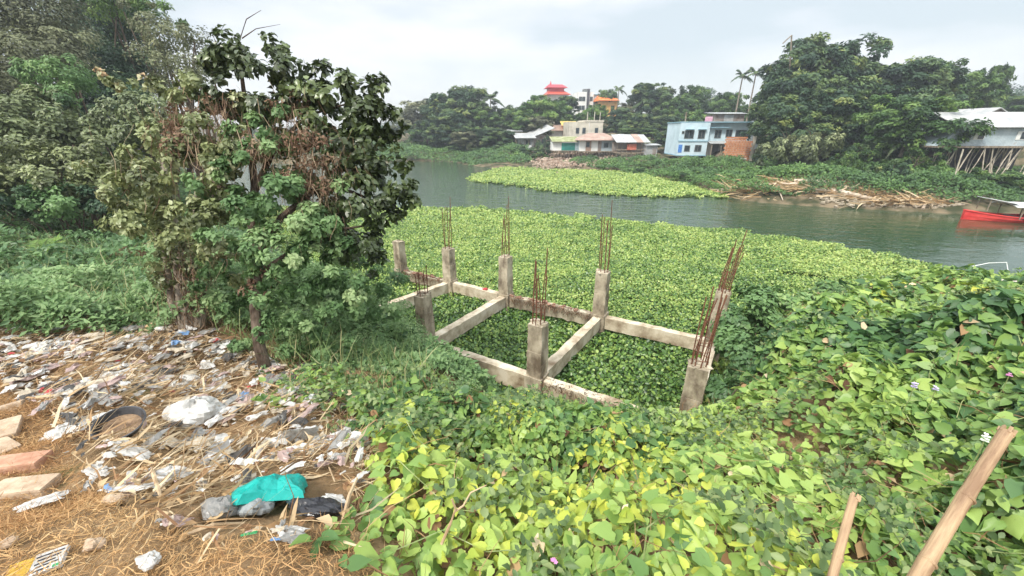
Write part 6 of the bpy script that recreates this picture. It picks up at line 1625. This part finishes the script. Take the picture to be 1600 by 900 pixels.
# ------------------------------------------------------------------ driftwood and rubble on the far bank
def along(pxs, n, jy=3, jx=6):
    r_ = []
    for _ in range(n):
        i = random.randrange(len(pxs) - 1); t_ = random.random(); a, b_ = pxs[i], pxs[i+1]; r_.append((a[0]+(b_[0]-a[0])*t_+random.gauss(0, jx), a[1]+(b_[1]-a[1])*t_+random.gauss(0, jy)))
    return r_
m_drift = noisemat('bleached_wood', (.40, .32, .24), (.68, .58, .46), scale=2, rough=.9, stretch=(.5, 1, 1))
line = [(1135, 298), (1200, 296), (1270, 290), (1330, 305), (1400, 318), (1470, 322)]
q = along(line, 1300, 7, 8); P = []
for a, b_ in q:
    g_ = ground(a, min(b_, 322)); P.append((g_.x, g_.y, max(hh(g_.x, g_.y), .03) + random.uniform(0, .35)))
P = np.array(P); n = len(P)
o = fibres('brushwood', P, np.stack([np.ones(n), rng.normal(0, .45, n), rng.normal(-.08, .22, n)], 1) * rng.choice([-1, 1], n)[:, None], rng.uniform(.5, 2.0, n), rng.uniform(.03, .12, n), rng.uniform(.55, 1, n), m_dry, curl=.2, kind='stuff'); tag(o, 'heap of dry branches and cane trash along the far waterline')
for i, (a, b_, c_, d_, r_, lab) in enumerate([(1120, 303, 1245, 292, .26, 'long pale fallen trunk along the far waterline'), (1240, 288, 1330, 300, .30, 'bleached trunk curving over the branch heap'), (1262, 300, 1370, 318, .22, 'pale log slanting down to the water right of the heap'), (1210, 296, 1222, 318, .06, 'thin branch standing in the water below the long trunk'), (1290, 262, 1310, 275, .07, 'broken post in the scrub above the driftwood'), (1305, 272, 1330, 250, .06, 'slanting pole above the driftwood'), (1440, 330, 1462, 312, .09, 'short crossed log at the water right of the shrub')]):
    A_ = ground(a, b_); B_ = ground(c_, d_); A_.z = max(A_.z, .05) + .15; B_.z = max(B_.z, .05) + .25
    mid = (A_ + B_) / 2 + Vector((0, 0, .2)); mb = MB().tube([A_, (A_+mid)/2 + Vector((0, .1, .05)), mid, (mid+B_)/2, B_], [r_, r_*.95, r_*.85, r_*.7, r_*.4], 8)
    tag(mb.build('driftwood_log', m_drift), lab, 'log')
m_rub = noisemat('rubble', (.26, .17, .12), (.56, .44, .35), scale=.9, rough=.95)
mb = MB()
for a, b_ in along([(845, 256), (870, 251), (905, 250), (955, 248)], 1700, 6, 10):
    g_ = ground(a, b_); s_ = random.uniform(.08, .42)
    mb.box((g_.x, g_.y, max(hh(g_.x, g_.y), 0) + random.uniform(0, .5)), (s_, s_ * .7, s_ * .5), rz=random.random() * 3, jit=s_ * .12)
tag(mb.build('rubble', m_rub), 'slope of broken bricks and rubble under the stilt houses', kind='stuff')
mb = MB()
for a, b_ in along([(1280, 312), (1340, 318), (1420, 322), (1500, 318)], 330, 5, 10) + along([(1270, 275), (1310, 270), (1350, 262)], 160, 4, 8):
    g_ = ground(a, min(b_, 326)); s_ = random.uniform(.06, .28)
    mb.box((g_.x, g_.y, max(hh(g_.x, g_.y), 0) + random.uniform(0, .15)), (s_, s_ * .7, s_ * .5), rz=random.random() * 3, jit=s_ * .12)
tag(mb.build('bank_litter', noisemat('bank_clods', (.20, .16, .11), (.48, .41, .31), scale=.9, rough=.95)), 'pale litter and clods strewn over the right bank', kind='stuff')

# ------------------------------------------------------------------ haze over everything
if HAZE:
    mb = MB().b2(-440, 440, -80, 440, -1.8, 40)
    hz_ = mb.build('haze', None); hz_['kind'] = 'stuff'; hz_['label'] = 'thin pale haze in the air over the river'
    m = bpy.data.materials.new('haze'); m.use_nodes = True; t = m.node_tree; t.nodes.clear()
    ou = t.nodes.new('ShaderNodeOutputMaterial'); pv = t.nodes.new('ShaderNodeVolumePrincipled')
    pv.inputs['Color'].default_value = (.86, .92, 1, 1); pv.inputs['Density'].default_value = HAZE; pv.inputs['Anisotropy'].default_value = .3
    t.links.new(pv.outputs[0], ou.inputs['Volume']); hz_.data.materials.append(m)
